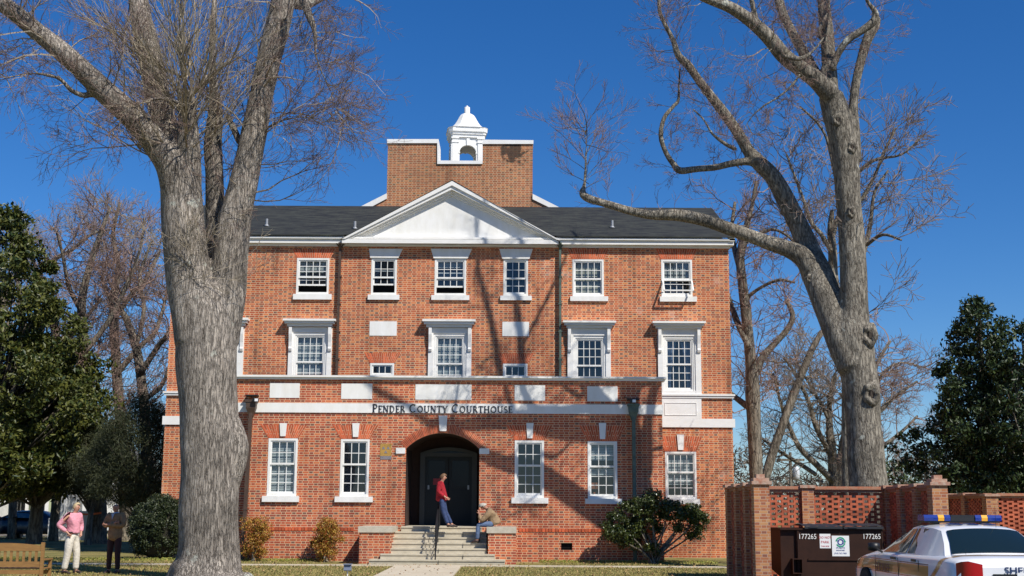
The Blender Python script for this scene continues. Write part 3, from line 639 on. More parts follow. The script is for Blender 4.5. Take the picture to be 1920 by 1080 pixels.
for o, i in ((L_o, L_i), (R_o, R_i)):
    rake(o, i, YP-.04, YM+.1, 0, .34); rake(o, i, YP+.02, YM+.1, .342, .62); rake(o, i, YM-.20, YM+.1, .622, .82); rake(o, i, YM-.12, YM+.1, .822, 1.0)
rk.build('raking_cornice', m_whiteold, ped)
pr = MB(); ze = zr+.115
yb2 = YM+7
pr.add([(L_o.x-.03, YP-.06, L_o.z+.02), (ap_o.x, YP-.06, ap_o.z+.03), (ap_o.x, yb2, ap_o.z+.03), (L_o.x-.03, yb2, L_o.z+.02)], [(0, 1, 2, 3)])
pr.add([(R_o.x+.03, YP-.06, R_o.z+.02), (ap_o.x, YP-.06, ap_o.z+.03), (ap_o.x, yb2, ap_o.z+.03), (R_o.x+.03, yb2, R_o.z+.02)], [(3, 2, 1, 0)])
pr.build('pediment_roof', m_roof, ped)
# --- brick tower behind the ridge with white copings
YT = Yr+.7
T1 = [(650, 402), (672, 391), (725, 365.5), (727.5, 266), (821, 266), (821, 306), (905, 306), (905, 268), (999, 269), (998.5, 367), (1045, 393), (1060, 402)]
t = MB(); t.prism(pp(T1, YT), YT, YT+1.5); tw = t.build('roof_tower', m_brick_top, CH)
y0, y1 = YT-.06, YT+1.56
def cpx(*ps):
    k = MB(); k.prism(pp(list(ps), YT), y0, y1); k.build('tower_coping', m_white, tw)
cpx((726.5, 269), (819.9, 269), (819.9, 308), (904.6, 308), (904.6, 302), (822.5, 301.5), (822.5, 261.5), (726, 261.5)); cpx((904.7, 270.5), (1000, 270.5), (1000.3, 263.5), (904.7, 262.5))
cpx((664, 394), (686, 394), (725.5, 373), (725.5, 363)); cpx((998.5, 374), (998.5, 364), (1050, 390), (1040, 394.5))

# --- cupola
YC = YT+1.9+1.0; SCL = FPX/(YC-CAMY)
cx = P(875, 280, YC).x; zc_base = P(875, 330, YC).z; z_cap = P(875, 266, YC).z; z_corn0 = P(875, 263, YC).z; z_corn1 = P(875, 248, YC).z; z_dome = P(875, 213.5, YC).z; z_fin = P(875, 202, YC).z
CM = Matrix.Translation((cx, YC, 0)) @ Matrix.Rotation(R(7), 4, 'Z')
hb = .69; pw = .26; ch_ = MB(CM)
z_spr = P(875, 286, YC-.6).z; z_crn = P(875, 272.5, YC-.6).z
for sx in (-1, 1):
    for sy in (-1, 1):
        x0, x1 = sorted((sx*hb, sx*(hb-pw))); y0, y1 = sorted((sy*hb, sy*(hb-pw)))
        ch_.box(x0, x1, y0, y1, zc_base, z_cap); ch_.box(x0-.03, x1+.03, y0-.03, y1+.03, z_cap-.24, z_cap-.17); ch_.box(x0-.04, x1+.04, y0-.04, y1+.04, z_cap-.06, z_cap-.001)
        # pilaster strips splaying out at the corners
        ch_.box(min(sx*(hb+.001), sx*(hb+.05)), max(sx*(hb+.001), sx*(hb+.05)), y0+.02, y1-.02, zc_base, z_cap-.25)
        ch_.box(min(sx*(hb-pw), sx*(hb-pw-.07)), max(sx*(hb-pw), sx*(hb-pw-.07)), min(sy*(hb-.04), sy*(hb-.2)), max(sy*(hb-.04), sy*(hb-.2)), zc_base, z_spr)
ow = hb-pw; ih = ow-.07
def arch_face(M):
    a = MB(CM @ M); n = 14; ptsA = [(ih*math.cos(math.pi-math.pi*i/n), z_spr+(z_crn-z_spr)*math.sin(math.pi*i/n)) for i in range(n+1)]
    for i in range(n):
        (xa, za), (xb_, zb_) = ptsA[i], ptsA[i+1]
        ch_.M = CM @ M
        ch_.prism([(xa, za), (xb_, zb_), (xb_, z_cap-.001), (xa, z_cap-.001)], -hb+.04, -hb+.20)
    ch_.prism([(-ow, z_spr), (-ih, z_spr), (-ih, z_cap-.001), (-ow, z_cap-.001)], -hb+.04, -hb+.20); ch_.prism([(ih, z_spr), (ow, z_spr), (ow, z_cap-.001), (ih, z_cap-.001)], -hb+.04, -hb+.20)
    ch_.box(-ih-.05, -ih+.02, -hb+.02, -hb+.21, z_spr-.06, z_spr-.001); ch_.box(ih-.02, ih+.05, -hb+.02, -hb+.21, z_spr-.06, z_spr-.001)
    ch_.prism([(-.05, z_crn-.02), (.05, z_crn-.02), (.07, z_cap-.03), (-.07, z_cap-.03)], -hb-.01, -hb+.039)
for q in range(4): arch_face(Matrix.Rotation(q*math.pi/2, 4, 'Z'))
ch_.M = CM
cup = ch_.build('cupola', m_white, CH)
k = MB(CM)
def oct_(hw_, ch, z): return [(-hw_+ch, -hw_, z), (hw_-ch, -hw_, z), (hw_, -hw_+ch, z), (hw_, hw_-ch, z), (hw_-ch, hw_, z), (-hw_+ch, hw_, z), (-hw_, hw_-ch, z), (-hw_, -hw_+ch, z)]
def octs(mb, prof):
    vs = []; fs = []
    for w_, c_, z in prof: vs += oct_(w_, c_, z)
    for j in range(len(prof)-1):
        for i in range(8): fs.append((j*8+i, j*8+(i+1) % 8, (j+1)*8+(i+1) % 8, (j+1)*8+i))
    fs.append(tuple(range(7, -1, -1))); fs.append(tuple(range((len(prof)-1)*8, len(prof)*8))); mb.add(vs, fs)
octs(k, [(.73, .06, z_cap), (.73, .06, z_cap+.10), (.78, .1, z_cap+.13), (.78, .1, z_cap+.19), (.84, .16, z_cap+.24), (.84, .16, z_corn1-.03), (.87, .2, z_corn1)])
k.build('cupola_cornice', m_white, cup)
k = MB(CM); hD = z_dome-z_corn1
octs(k, [(r_, r_*.42, z_corn1+hD*t_) for r_, t_ in ((.89, 0.002), (.76, .08), (.64, .18), (.55, .30), (.475, .45), (.41, .60), (.35, .75), (.28, .88), (.18, .97), (.12, 1.0))])
for i in range(8):
    a = R(22.5+45*i)
k.build('dome', m_white, cup)
k = MB(); k.lathe([(.12, z_dome-.03), (.135, z_dome), (.125, z_dome+.02), (.125, z_fin), (.10, z_fin+.02), (.03, z_fin+.03), (.045, z_fin+.06), (.03, z_fin+.09), (.0, z_fin+.1)], cx, YC, 14); k.build('finial', m_white, cup)
# --- downspouts
def downspout(pts, r, m, parent=CH, head=None, name='downspout'):
    k = MB()
    for a, b in zip(pts[:-1], pts[1:]): k.bar(a, b, r*2, r*1.6)
    for i in range(1, 5):
        a = Vector(pts[-2]); b = Vector(pts[-1]); p = a.lerp(b, i/5); k.box(p.x-r-.02, p.x+r+.02, p.y-r-.01, p.y+r+.08, p.z-.02, p.z+.02)
    return k.build(name, m, parent)
for pxs, m_ in (((637.5, 632), m_bronze), ((1050, 1051), m_green)):
    p0 = P(pxs[0], 462, YM-.12); p1 = P(pxs[1], 705, YM-.12); p0.x = p1.x = (p0.x+p1.x)/2
    o = downspout([(p0.x, YM-.3, p0.z+.1), (p0.x, YM-.12, p0.z-.12), (p0.x, YM-.12, p1.z-.4)], .05, m_)
    k = MB(); 
    for s_ in (-1, 1): k.bar((p0.x+s_*.18, YM-.18, p0.z+.16), (p0.x+s_*.02, YM-.13, p0.z-.05), .03, .03)
    k.build('gutter_strap', m_, o)
for (hx, hy, bx, by, m_, fl_) in ((470.5, 760, 455.5, 1040, m_bronze, (479, 750)), (1188, 767, 1191, 1040, m_green, (1187, 752))):
    top = P(hx, hy+12, YF-.22); bot = P(bx, 1000, YF-.22); xx = (top.x*.55+bot.x*.45); 
    o = downspout([(top.x, YF-.2, top.z), ((top.x+bot.x)/2 if m_ is m_bronze else top.x, YF-.2, 2.0), (bot.x if m_ is m_bronze else top.x, YF-.2, .05)], .068, m_)
    k = MB(); hw_ = .16; zt_ = P(hx, hy-10, YF-.2).z; zb_ = P(hx, hy+17, YF-.2).z
    prof = [(hw_+.03, zt_), (hw_+.03, zt_-.07), (hw_, zt_-.075), (hw_-.01, zt_-.26), (.08, zb_), (.07, zb_-.05)][::-1]
    vs = []; fs = []
    for w_, z in prof: vs += [(top.x-w_, YF-.2-w_*.7, z), (top.x+w_, YF-.2-w_*.7, z), (top.x+w_, YF-.03, z), (top.x-w_, YF-.03, z)]
    for j in range(len(prof)-1):
        for i in range(4): fs.append((j*4+i, j*4+(i+1) % 4, (j+1)*4+(i+1) % 4, (j+1)*4+i))
    fs += [(3, 2, 1, 0), tuple(range(len(vs)-4, len(vs)))]
    k.add(vs, fs); hd = k.build('rainwater_head', m_, o)
    k = MB(); f_ = P(*fl_, YF-.4); k.box(f_.x-.09, f_.x+.09, YF-.42, YF-.3, f_.z-.05, f_.z+.05); k.bar((f_.x-.1, YF-.30, f_.z+.08), (f_.x-.25, YF-.02, f_.z+.16), .03, .03); k.box(top.x-.2, top.x+.2, YF-.25, YF-.0, zt_+.13, zt_+.17); fo = k.build('floodlight', m_black, o)
    k = MB(); k.box(f_.x-.02, f_.x+.085, YF-.435, YF-.421, f_.z-.042, f_.z+.045); k.build('lens', mat('flood_lens', (.85, .85, .85), .15), fo)
# --- steps and cheek walls
stp = MB(); cxs = (P(820, 1050, -1.9).x)
L_ = [(691.5, 947), (713, 928), (728.5, 912), (731, 912), (732, 912), (733, 912), (752, 903)]
nR = 7; rz = flz/nR; front = -2.55; tr = .33
for i in range(nR):
    y0 = front+tr*i; a = P(L_[i][0], 1050-10*i, y0).x; b = P(L_[i][1], 1050-10*i, y0).x
    stp.box(a, b, y0+.025, YF, rz*i+(.0 if i else -.1), rz*(i+1)-.045); stp.box(a, b, y0, YF, rz*(i+1)-.0449, rz*(i+1))
st = stp.build('steps', m_conc, CH)
jn = MB()
for i in range(nR):
    y0 = front+tr*i; xx = P(822+(i % 2)*46, 1050-10*i, y0).x; jn.box(xx-.004, xx+.004, y0-.003, y0+.02, rz*i+.01, rz*(i+1)-.01)
jn.build('joint', m_dark, st)
for (a, b, c0, c1, py) in ((673.5, 732.5, 671.5, 735.5, 987), (915, 967.5, 908+4.5, 968.5, 988.5)):
    yf = -1.98; x0, x1 = P(a, 1020, yf).x, P(b, 1020, yf).x; q0, q1 = P(c0, 990, yf-.03).x, P(c1, 990, yf-.03).x
    k = MB(); k.box(x0, x1, yf, -.002, -.2, flz-.17); ck = k.build('cheek_wall', m_brick_low, CH)
    k = MB(); k.box(q0, q1, yf-.04, -.0015, flz-.169, flz+.01); k.build('capstone', m_stone, ck)
# railing down the middle of the steps
k = MB(); rx = P(820, 1000, -1.6).x
pts = [(rx, -.55, flz+.92), (rx, -2.55, .16+.88)]
k.tube([(rx, -.55, flz), (rx, -.55, flz+.92)], [.022]*2, 8); k.tube([(rx, -2.5, .155), (rx, -2.5, 1.02)], [.022]*2, 8)
k.bar((rx, -.45, flz+.93), (rx, -2.62, 1.0), .05, .03); k.bar((rx, -.55, flz+.14), (rx, -2.5, .30), .03, .02)
for j in range(1, 14):
    t_ = j/14; y = -.55+(-1.95)*t_; z0 = flz+.14+(.30-flz-.14)*t_; z1 = flz+.93+(1.0-flz-.93)*t_*.97; k.tube([(rx, y, z0), (rx, y, z1)], [.009]*2, 6)
k.build('handrail', m_black, CH)
# ================================================================== vegetation
def bark(name, c1, c2, vs=(9, 9, 1.1), spots=.0, bump=.9):
    m = bpy.data.materials.new(name); m.use_nodes = True; t = m.node_tree; N = t.nodes; L = t.links; b = N['Principled BSDF']; b.inputs['Roughness'].default_value = .92; b.inputs['Specular IOR Level'].default_value = .2
    co = N.new('ShaderNodeTexCoord'); mp = N.new('ShaderNodeMapping'); mp.inputs['Scale'].default_value = vs; L.new(co.outputs['Object'], mp.inputs[0])
    vo = N.new('ShaderNodeTexNoise'); vo.inputs['Scale'].default_value = 1.6; vo.inputs['Detail'].default_value = 8; vo.inputs['Roughness'].default_value = .72; vo.inputs['Distortion'].default_value = .8; L.new(mp.outputs[0], vo.inputs['Vector'])
    r = N.new('ShaderNodeValToRGB'); e = r.color_ramp.elements; e[0].position = .36; e[0].color = (*c1, 1); e[1].position = .60; e[1].color = (*c2, 1); L.new(vo.outputs['Fac'], r.inputs[0])
    n2 = N.new('ShaderNodeTexNoise'); n2.inputs['Scale'].default_value = .9; n2.inputs['Detail'].default_value = 5; L.new(co.outputs['Object'], n2.inputs['Vector'])
    mr = N.new('ShaderNodeMapRange'); L.new(n2.outputs[0], mr.inputs[0]); mr.inputs[1].default_value = .3; mr.inputs[2].default_value = .7; mr.inputs[3].default_value = .58; mr.inputs[4].default_value = 1.25
    vc = N.new('ShaderNodeTexVoronoi'); vc.feature = 'DISTANCE_TO_EDGE'; vc.inputs['Scale'].default_value = 1.35; nd_ = N.new('ShaderNodeTexNoise'); nd_.inputs['Scale'].default_value = 3.0; L.new(mp.outputs[0], nd_.inputs['Vector'])
    va = N.new('ShaderNodeVectorMath'); va.operation = 'MULTIPLY_ADD'; L.new(nd_.outputs['Color'], va.inputs[0]); va.inputs[1].default_value = (.9, .9, .9); L.new(mp.outputs[0], va.inputs[2]); L.new(va.outputs[0], vc.inputs['Vector'])
    mc = N.new('ShaderNodeMapRange'); L.new(vc.outputs['Distance'], mc.inputs[0]); mc.inputs[1].default_value = .0; mc.inputs[2].default_value = .14; mc.inputs[3].default_value = .50; mc.inputs[4].default_value = 1.0
    mm_ = N.new('ShaderNodeMath'); mm_.operation = 'MULTIPLY'; L.new(mc.outputs[0], mm_.inputs[0]); L.new(mr.outputs[0], mm_.inputs[1])
    hs = N.new('ShaderNodeHueSaturation'); L.new(r.outputs[0], hs.inputs['Color']); L.new(mm_.outputs[0], hs.inputs['Value']); last = hs.outputs[0]
    if spots:
        n3 = N.new('ShaderNodeTexNoise'); n3.inputs['Scale'].default_value = 2.6; n3.inputs['Detail'].default_value = 3; L.new(co.outputs['Object'], n3.inputs['Vector'])
        m3 = N.new('ShaderNodeMapRange'); L.new(n3.outputs[0], m3.inputs[0]); m3.inputs[1].default_value = .66; m3.inputs[2].default_value = .72; m3.inputs[4].default_value = spots
        mx = N.new('ShaderNodeMix'); mx.data_type = 'RGBA'; L.new(m3.outputs[0], mx.inputs[0]); L.new(last, mx.inputs[6]); mx.inputs[7].default_value = (.55, .56, .48, 1); last = mx.outputs[2]
    L.new(last, b.inputs['Base Color'])
    bp = N.new('ShaderNodeBump'); bp.inputs['Strength'].default_value = bump; bp.inputs['Distance'].default_value = .05; ms_ = N.new('ShaderNodeMath'); ms_.operation = 'ADD'; L.new(vo.outputs['Fac'], ms_.inputs[0]); L.new(mc.outputs[0], ms_.inputs[1]); L.new(ms_.outputs[0], bp.inputs['Height']); L.new(bp.outputs[0], b.inputs['Normal'])
    return m
m_barkL = bark('grey_furrowed_bark', (.16, .132, .108), (.50, .44, .37), vs=(13, 13, 1.7), spots=.75)
m_barkR = bark('smooth_grey_bark', (.12, .10, .078), (.38, .34, .27), vs=(9, 9, 1.9), spots=.7, bump=.8)
m_barkB = bark('background_bark', (.13, .11, .085), (.30, .26, .20), vs=(5, 5, 1))
m_shoot = mat('pale_shoots', (.30, .25, .18), .85, var=.35, scale=3, island=.3)
m_twig = mat('reddish_twigs', (.19, .13, .105), .85, island=.35)
m_twigr = mat('budding_red_twigs', (.25, .165, .13), .85, island=.35)
m_twigg = mat('pale_grey_twigs', (.24, .185, .15), .9, island=.35)
m_twigb = mat('distant_brown_twigs', (.25, .20, .15), .9, island=.35)
def crom(pts, n):
    """Catmull-Rom through (x,y,z,r) rows."""
    p = [np.array(q, float) for q in pts]; p = [2*p[0]-p[1]]+p+[2*p[-1]-p[-2]]; out = []
    for i in range(1, len(p)-2):
        for j in range(n):
            t = j/n; out.append(.5*((2*p[i])+(-p[i-1]+p[i+1])*t+(2*p[i-1]-5*p[i]+4*p[i+1]-p[i+2])*t*t+(-p[i-1]+3*p[i]-3*p[i+1]+p[i+2])*t**3))
    out.append(p[-2]); return np.array(out)
def limb(px, Y, dY=0.0, n=5):
    """px rows: (x, y, half width in photo pixels[, extra depth]) -> world rows."""
    rows = []
    for i, q in enumerate(px):
        yy = Y+dY*i/(len(px)-1)+(q[3] if len(q) > 3 else 0); p = P(q[0], q[1], yy); d = (p-CAM).dot(_F)
        rows.append((p.x, p.y, p.z, q[2]*d/FPX))
    return crom(rows, n)
class Tree:
    def __init__(s, seed): s.rng = random.Random(seed); s.big = []; s.tw = {}; s.nr = np.random.RandomState(seed)
    def add_limb(s, rows, wob=.06, k=14):
        pts = rows[:, :3].copy(); rad = np.maximum(rows[:, 3], .008)
        for end in (0, -1):
            j = 1 if end == 0 else -2; d = pts[end]-pts[j]; d /= np.linalg.norm(d)+1e-9; r = rad[end]
            np_ = np.array([pts[end]+d*r*.3, pts[end]+d*r*.45]); nr_ = np.array([r*.75, r*.02])
            if end == 0: pts = np.concatenate([np_[::-1], pts]); rad = np.concatenate([nr_[::-1], rad])
            else: pts = np.concatenate([pts, np_]); rad = np.concatenate([rad, nr_])
        s.big.append((pts, rad, k)); return rows
    def twig(s, key, pts, rad): s.tw.setdefault((key, len(pts)), []).append((pts, rad))
    def grow(s, p, d, L, r, lev, up, key='twig', kinds=(6, 5, 4), spread=(25, 60), wig=.22, n=5, minr=.0035, kfrac=(.45, .7)):
        rng = s.rng; pts = [tuple(p)]; rad = [r]; q = Vector(p); d = Vector(d).normalized(); seg = L/n; dirs = [d.copy()]
        for i in range(n):
            d = d+Vector((rng.gauss(0, wig), rng.gauss(0, wig), rng.gauss(0, wig)+up)); d.normalize()
            q = q+d*seg; pts.append(tuple(q)); rad.append(max(minr, r*(1-.72*(i+1)/n))); dirs.append(d.copy())
        s.twig(key if lev < 2 else key+'2', pts, rad)
        if lev <= 0 or L < .12: return
        nk = kinds[min(lev-1, len(kinds)-1)]
        for _ in range(nk):
            t = rng.uniform(.15, 1.0); i = min(n-1, int(t*n)); f = t*n-i
            b = Vector(pts[i]).lerp(Vector(pts[i+1]), f); dd = dirs[i+1]
            ax = dd.orthogonal().normalized(); ax.rotate(Matrix.Rotation(rng.uniform(0, 6.283), 3, dd))
            nd = dd.copy(); nd.rotate(Matrix.Rotation(R(rng.uniform(*spread)), 3, ax))
            s.grow(b, nd, L*rng.uniform(*kfrac)*(1.15-.5*t), max(minr, rad[i]*.6), lev-1, up, key, kinds, spread, wig, max(3, n-1), minr, kfrac)
    def sprout(s, rows, dens, Lr, lev, up=.12, out=1.0, key='twig', t0=0., t1=1., r0=.012, bias=None, **kw):
        """children along a guided limb; rows world (x,y,z,r)."""
        rng = s.rng; seg = np.linalg.norm(np.diff(rows[:, :3], axis=0), axis=1); tot = seg.sum(); cum = np.concatenate([[0], np.cumsum(seg)])/tot
        for _ in range(int(dens*tot*(t1-t0))):
            t = rng.uniform(t0, t1); i = min(len(seg)-1, int(np.searchsorted(cum, t)-1)); i = max(0, i); f = (t-cum[i])/max(1e-6, cum[i+1]-cum[i])
            b = Vector(rows[i, :3]).lerp(Vector(rows[i+1, :3]), f); ax = (Vector(rows[i+1, :3])-Vector(rows[i, :3])).normalized()
            o = ax.orthogonal().normalized(); o.rotate(Matrix.Rotation(rng.uniform(0, 6.283), 3, ax))
            d = (o*out+ax*rng.uniform(.1, .9))
            if bias: d += Vector(bias)
            L = rng.uniform(*Lr); s.grow(b+o*rows[i, 3]*.7, d, L, r0*rng.uniform(.7, 1.3)*L/1.5+.003, lev, up, key, **kw)
    def build(s, name, loc, label, group, mtrunk, mats, cat='tree', vox=0):
        e = empty(name, loc, label, cat, group)
        vs = []; fs = []; o = 0
        for pts, rad, k in s.big:
            v, f = tubes_arrays([(pts, rad)], k)
            vs.append(v); fs.append(f+o); o += len(v)
        v = np.concatenate(vs); f = np.concatenate(fs)
        # lumpy surface
        nz = s.nr.normal(0, 1, 3)
        amp = np.sin(v[:, 0]*5.1+nz[0]+v[:, 2]*1.3)*np.sin(v[:, 1]*4.7+nz[1])*np.sin(v[:, 2]*2.9+nz[2])
        rr = np.concatenate([np.repeat(rad, k) for pts, rad, k in s.big]); cc = np.concatenate([np.repeat(pts, k, axis=0) for pts, rad, k in s.big])
        fl = np.exp(-np.maximum(v[:, 2], 0)/.35)*np.sin(np.arctan2(v[:, 1]-cc[:, 1], v[:, 0]-cc[:, 0])*6+nz[0])*(rr > .4)
        v = cc+(v-cc)*(1+.045*amp*np.minimum(1, rr/.3)+.10*fl)[:, None]
        t = fast_mesh('trunk', v, f, mtrunk, e)
        if vox:
            md = t.modifiers.new('r', 'REMESH'); md.mode = 'VOXEL'; md.voxel_size = vox; md.use_smooth_shade = True
            m2 = t.modifiers.new('s', 'SMOOTH'); m2.factor = .5; m2.iterations = 4
            me = bpy.data.meshes.new_from_object(t.evaluated_get(bpy.context.evaluated_depsgraph_get())); t.modifiers.clear(); t.data = me
        for kk in sorted({k_[0] for k_ in s.tw}):
            vs = []; fs = []; o = 0
            for (key, n), it in s.tw.items():
                if key != kk: continue
                v, f = tubes_arrays(it, 3 if kk.endswith('2') or kk == 'far' else 4); vs.append(v); fs.append(f+o); o += len(v)
            nm = {'shoot': 'shoots', 'twig': 'crown', 'far': 'crown'}.get(kk.rstrip('2'), 'crown')
            fast_mesh('branches' if kk.endswith('2') else nm, np.concatenate(vs), np.concatenate(fs), mats[kk], e, smooth=False)
        return e
m_knot = mat('old_branch_scar', (.045, .034, .025), .95, var=.4, scale=20)
def knot(parent, px, py, Y, rpx, m, tilt=0.0):
    """branch scar: a raised ring with a dark hollow."""
    p = P(px, py, Y); d = (p-CAM).dot(_F); r = rpx*d/FPX; k = MB(); n = 18; rows = []
    rk_ = random.Random(int(px)); ph = [rk_.uniform(0, 6.28) for _ in range(3)]
    for (rr, yy) in ((1.30, .24), (1.10, .0), (.92, -.14), (.70, -.13), (.42, .0)):
        rows.append([(p.x+rr*r*.8*math.cos(a)*(1+.13*math.sin(2*a+ph[0])+.10*math.sin(5*a+ph[1])), p.y+yy*r*1.4+.12*r*math.sin(3*a+ph[2]), p.z+rr*r*1.1*math.sin(a)*(1+.12*math.sin(3*a+ph[2])+.08*math.sin(7*a))) for a in [6.2832*i/n for i in range(n+1)]])
    k.grid(rows, 0); k.add([rows[-1][i] for i in range(n)], [tuple(range(n))], 1)
    return k.build('knot', [m, m_knot], parent)

# ---- big tree on the left
YL = -10.7
t = Tree(11); tl = t
base = limb([(388, 1112, 105), (388, 1092, 84), (387, 1074, 69), (390, 1052, 60), (391, 1020, 56), (391, 985, 55), (393, 930, 54), (395, 860, 55), (391, 780, 54), (388, 700, 55), (387, 640, 56), (386, 590, 54), (380, 550, 50)], YL, n=6)
t.add_limb(base, k=40)
S1 = limb([(368, 640, 40), (358, 560, 41), (349, 480, 41), (342, 400, 39), (338, 340, 38), (338, 290, 30), (345, 250, 23)], YL-.15, n=6); t.add_limb(S1, k=26)
bulge = limb([(436, 910, 14), (442, 860, 22), (444, 828, 21), (438, 785, 12)], YL, n=5); t.add_limb(bulge, k=14)
S2 = limb([(412, 640, 36), (426, 560, 34), (432, 480, 33), (441, 410, 30), (455, 350, 27), (468, 290, 25), (480, 230, 24), (492, 170, 22), (506, 105, 23), (520, 50, 23), (536, -20, 22), (548, -90, 18)], YL+.1, n=5); t.add_limb(S2, k=22)
S3 = limb([(414, 580, 26), (412, 480, 24), (404, 400, 19), (402, 330, 17), (399, 270, 17), (404, 210, 14), (402, 180, 9), (398, 110, 7), (400, 40, 6), (404, -30, 5)], YL+.5, .6); t.add_limb(S3, k=16)
LA = limb([(330, 360, 34), (318, 310, 32), (292, 270, 30), (258, 228, 28), (222, 195, 27), (186, 162, 26), (148, 125, 23), (110, 92, 22), (66, 56, 20), (20, 18, 19), (-40, -20, 17), (-110, -60, 13)], YL-.3, -2.2, n=5); LA[:, 3] *= .84; t.add_limb(LA, k=20)
SC_ = limb([(350, 430, 22, .55), (352, 340, 26, .35), (352, 270, 22, .1), (352, 220, 18), (352, 190, 15), (354, 172, 9)], YL-.45, n=5); t.add_limb(SC_, k=16)
SB = limb([(330, 290, 26), (306, 220, 26), (292, 160, 27), (278, 90, 26), (264, 30, 23), (255, -40, 20), (250, -120, 15)], YL+.9, 1.2, n=5); SB[:, 3] *= .86; t.add_limb(SB, k=20)
D1 = limb([(190, 172, 5), (160, 179, 6), (135, 170, 5), (115, 150, 4.5), (95, 142, 4), (60, 138, 3), (30, 142, 2.5), (0, 150, 2)], YL-1.2, -1.0); t.add_limb(D1, k=8)
D2 = limb([(560, -20, 9), (578, 25, 8), (590, 60, 5), (592, 100, 3), (603, 135, 2.6), (618, 165, 2.4), (626, 195, 2), (628, 215, 1.4)], YL-.6, -.5); t.add_limb(D2, k=8)
D3 = limb([(490, 248, 4), (515, 232, 3.2), (545, 222, 2.6), (585, 222, 2), (630, 236, 1.6), (668, 262, 1)], YL, -.8); t.add_limb(D3, k=7)
D4 = limb([(540, 0, 12), (570, 8, 11), (610, -10, 9), (660, -30, 6)], YL+.2, 1.0); t.add_limb(D4, k=10)
D5 = limb([(425, 215, 5), (440, 245, 7), (450, 268, 6), (462, 275, 3)], YL+.3, 0); t.add_limb(D5, k=8)
D6 = limb([(350, 200, 5), (310, 185, 4), (262, 195, 3), (215, 240, 2.4), (190, 262, 1.6)], YL-.9, -1.2); t.add_limb(D6, k=7)
kw = dict(kinds=(6, 6, 4), spread=(20, 55))
t.sprout(LA, 7, (1.2, 2.3), 2, .10, t0=.15, **kw); t.sprout(S2, 5.5, (1.2, 2.4), 2, .05, t0=.35, bias=(.25, 0, 0), **kw)
t.sprout(SB, 7, (1.2, 2.6), 2, .12, t0=.2, **kw); t.sprout(SC_, 20, (1.6, 3.0), 2, .10, t0=.45, out=.8, key='shoot', kinds=(5, 4), spread=(12, 40), wig=.08)
t.sprout(S3, 4.5, (1.0, 2.0), 2, .10, t0=.4, **kw)
t.sprout(D1, 7, (.7, 1.3), 2, .0, **kw); t.sprout(D2, 7, (.8, 1.4), 2, .04, bias=(.5, 0, 0), **kw); t.sprout(D3, 9, (.7, 1.4), 2, .03, bias=(.3, 0, 0), **kw); t.sprout(D4, 6, (.9, 1.6), 2, .02, bias=(.4, 0, -.2), **kw); t.sprout(D6, 8, (.7, 1.3), 2, .0, bias=(-.4, 0, -.1), **kw)
rg_ = random.Random(3)
for i in range(26):     # fan of pale upright shoots from the stump crotch
    p = P(352+rg_.gauss(0, 12), 200+rg_.gauss(0, 26), YL-.5+rg_.gauss(0, .2)); a = rg_.gauss(0, .55)
    t.grow(p, (math.sin(a), rg_.gauss(-.15, .35), math.cos(a)), rg_.uniform(2.0, 3.8), rg_.uniform(.018, .040), 2, .05, 'shoot', kinds=(4, 5), spread=(14, 45), wig=.10, n=8)
for (x, y, bx) in ((600, 150, .5), (560, 190, .5), (585, 90, .6), (200, 230, -.6), (170, 120, -.5), (560, 60, .5), (540, 260, .4)):     # fans at the crown's sides
    for i in range(4):
        p = P(x+rg_.gauss(0, 26), y+rg_.gauss(0, 30), YL-.4+rg_.gauss(0, .7)); t.grow(p, (bx+rg_.gauss(0, .4), rg_.gauss(0, .5), rg_.gauss(.2, .4)), rg_.uniform(.9, 1.6), .010, 2, .02, 'twig', **kw)
for i in range(14):     # water shoots around the hollow on the stem
    p = P(352+rg_.gauss(0, 16), 505+rg_.gauss(0, 14), YL-.62); a = rg_.uniform(-1.7, 1.7)
    t.grow(p, (math.sin(a), -.35, math.cos(a)*.8+.1), rg_.uniform(.8, 1.9), .009, 2, .06, 'shoot', kinds=(4, 4), spread=(20, 50), wig=.16)
for i in range(10):
    p = P(430+rg_.gauss(0, 20), 430+rg_.gauss(0, 60), YL-.35); a = rg_.uniform(-1.4, 1.4)
    t.grow(p, (math.sin(a), -.4, math.cos(a)), rg_.uniform(.7, 1.5), .007, 2, .04, 'twig', kinds=(4, 4), spread=(20, 50), wig=.18)
bl_ = G(388, 1095)
TL = t.build('bare_hardwood_tree', (bl_.x, YL, 0), 'massive bare tree with thick grey trunk before the left end of the courthouse', 'large bare trees on the courthouse lawn', m_barkL, {'twig': m_twig, 'twig2': m_shoot, 'shoot': m_shoot, 'shoot2': m_shoot}, vox=.04)
knot(TL, 352, 505, YL-.66, 15, m_barkL)
print('left tree', sum(len(v) for v in t.tw.values()))

# ---- big tree on the right
YR = -6.2
t = Tree(23)
base = limb([(1632, 960, 40), (1628, 905, 36), (1624, 860, 34.5), (1620, 800, 33), (1616, 740, 33), (1608, 690, 34), (1602, 650, 36), (1598, 620, 34), (1602, 580, 27), (1600, 520, 25), (1597, 450, 24), (1592, 390, 23), (1588, 330, 24), (1580, 270, 24), (1568, 215, 25), (1558, 180, 23)], YR, n=5)
lowR = crom([(base[0][0]+.05, YR, -.2, .9), (base[0][0]+.02, YR, .4, .66), (base[0][0], YR, 1.0, .58), tuple(base[1])], 5); t.add_limb(lowR, k=24); t.add_limb(base, k=28)
A = limb([(1556, 175, 20), (1530, 150, 17), (1500, 128, 15), (1470, 105, 15), (1445, 75, 14), (1420, 50, 13), (1395, 30, 12), (1365, 12, 11), (1320, -5, 9), (1270, -30, 7)], YR-.2, -1.6); t.add_limb(A, k=14)
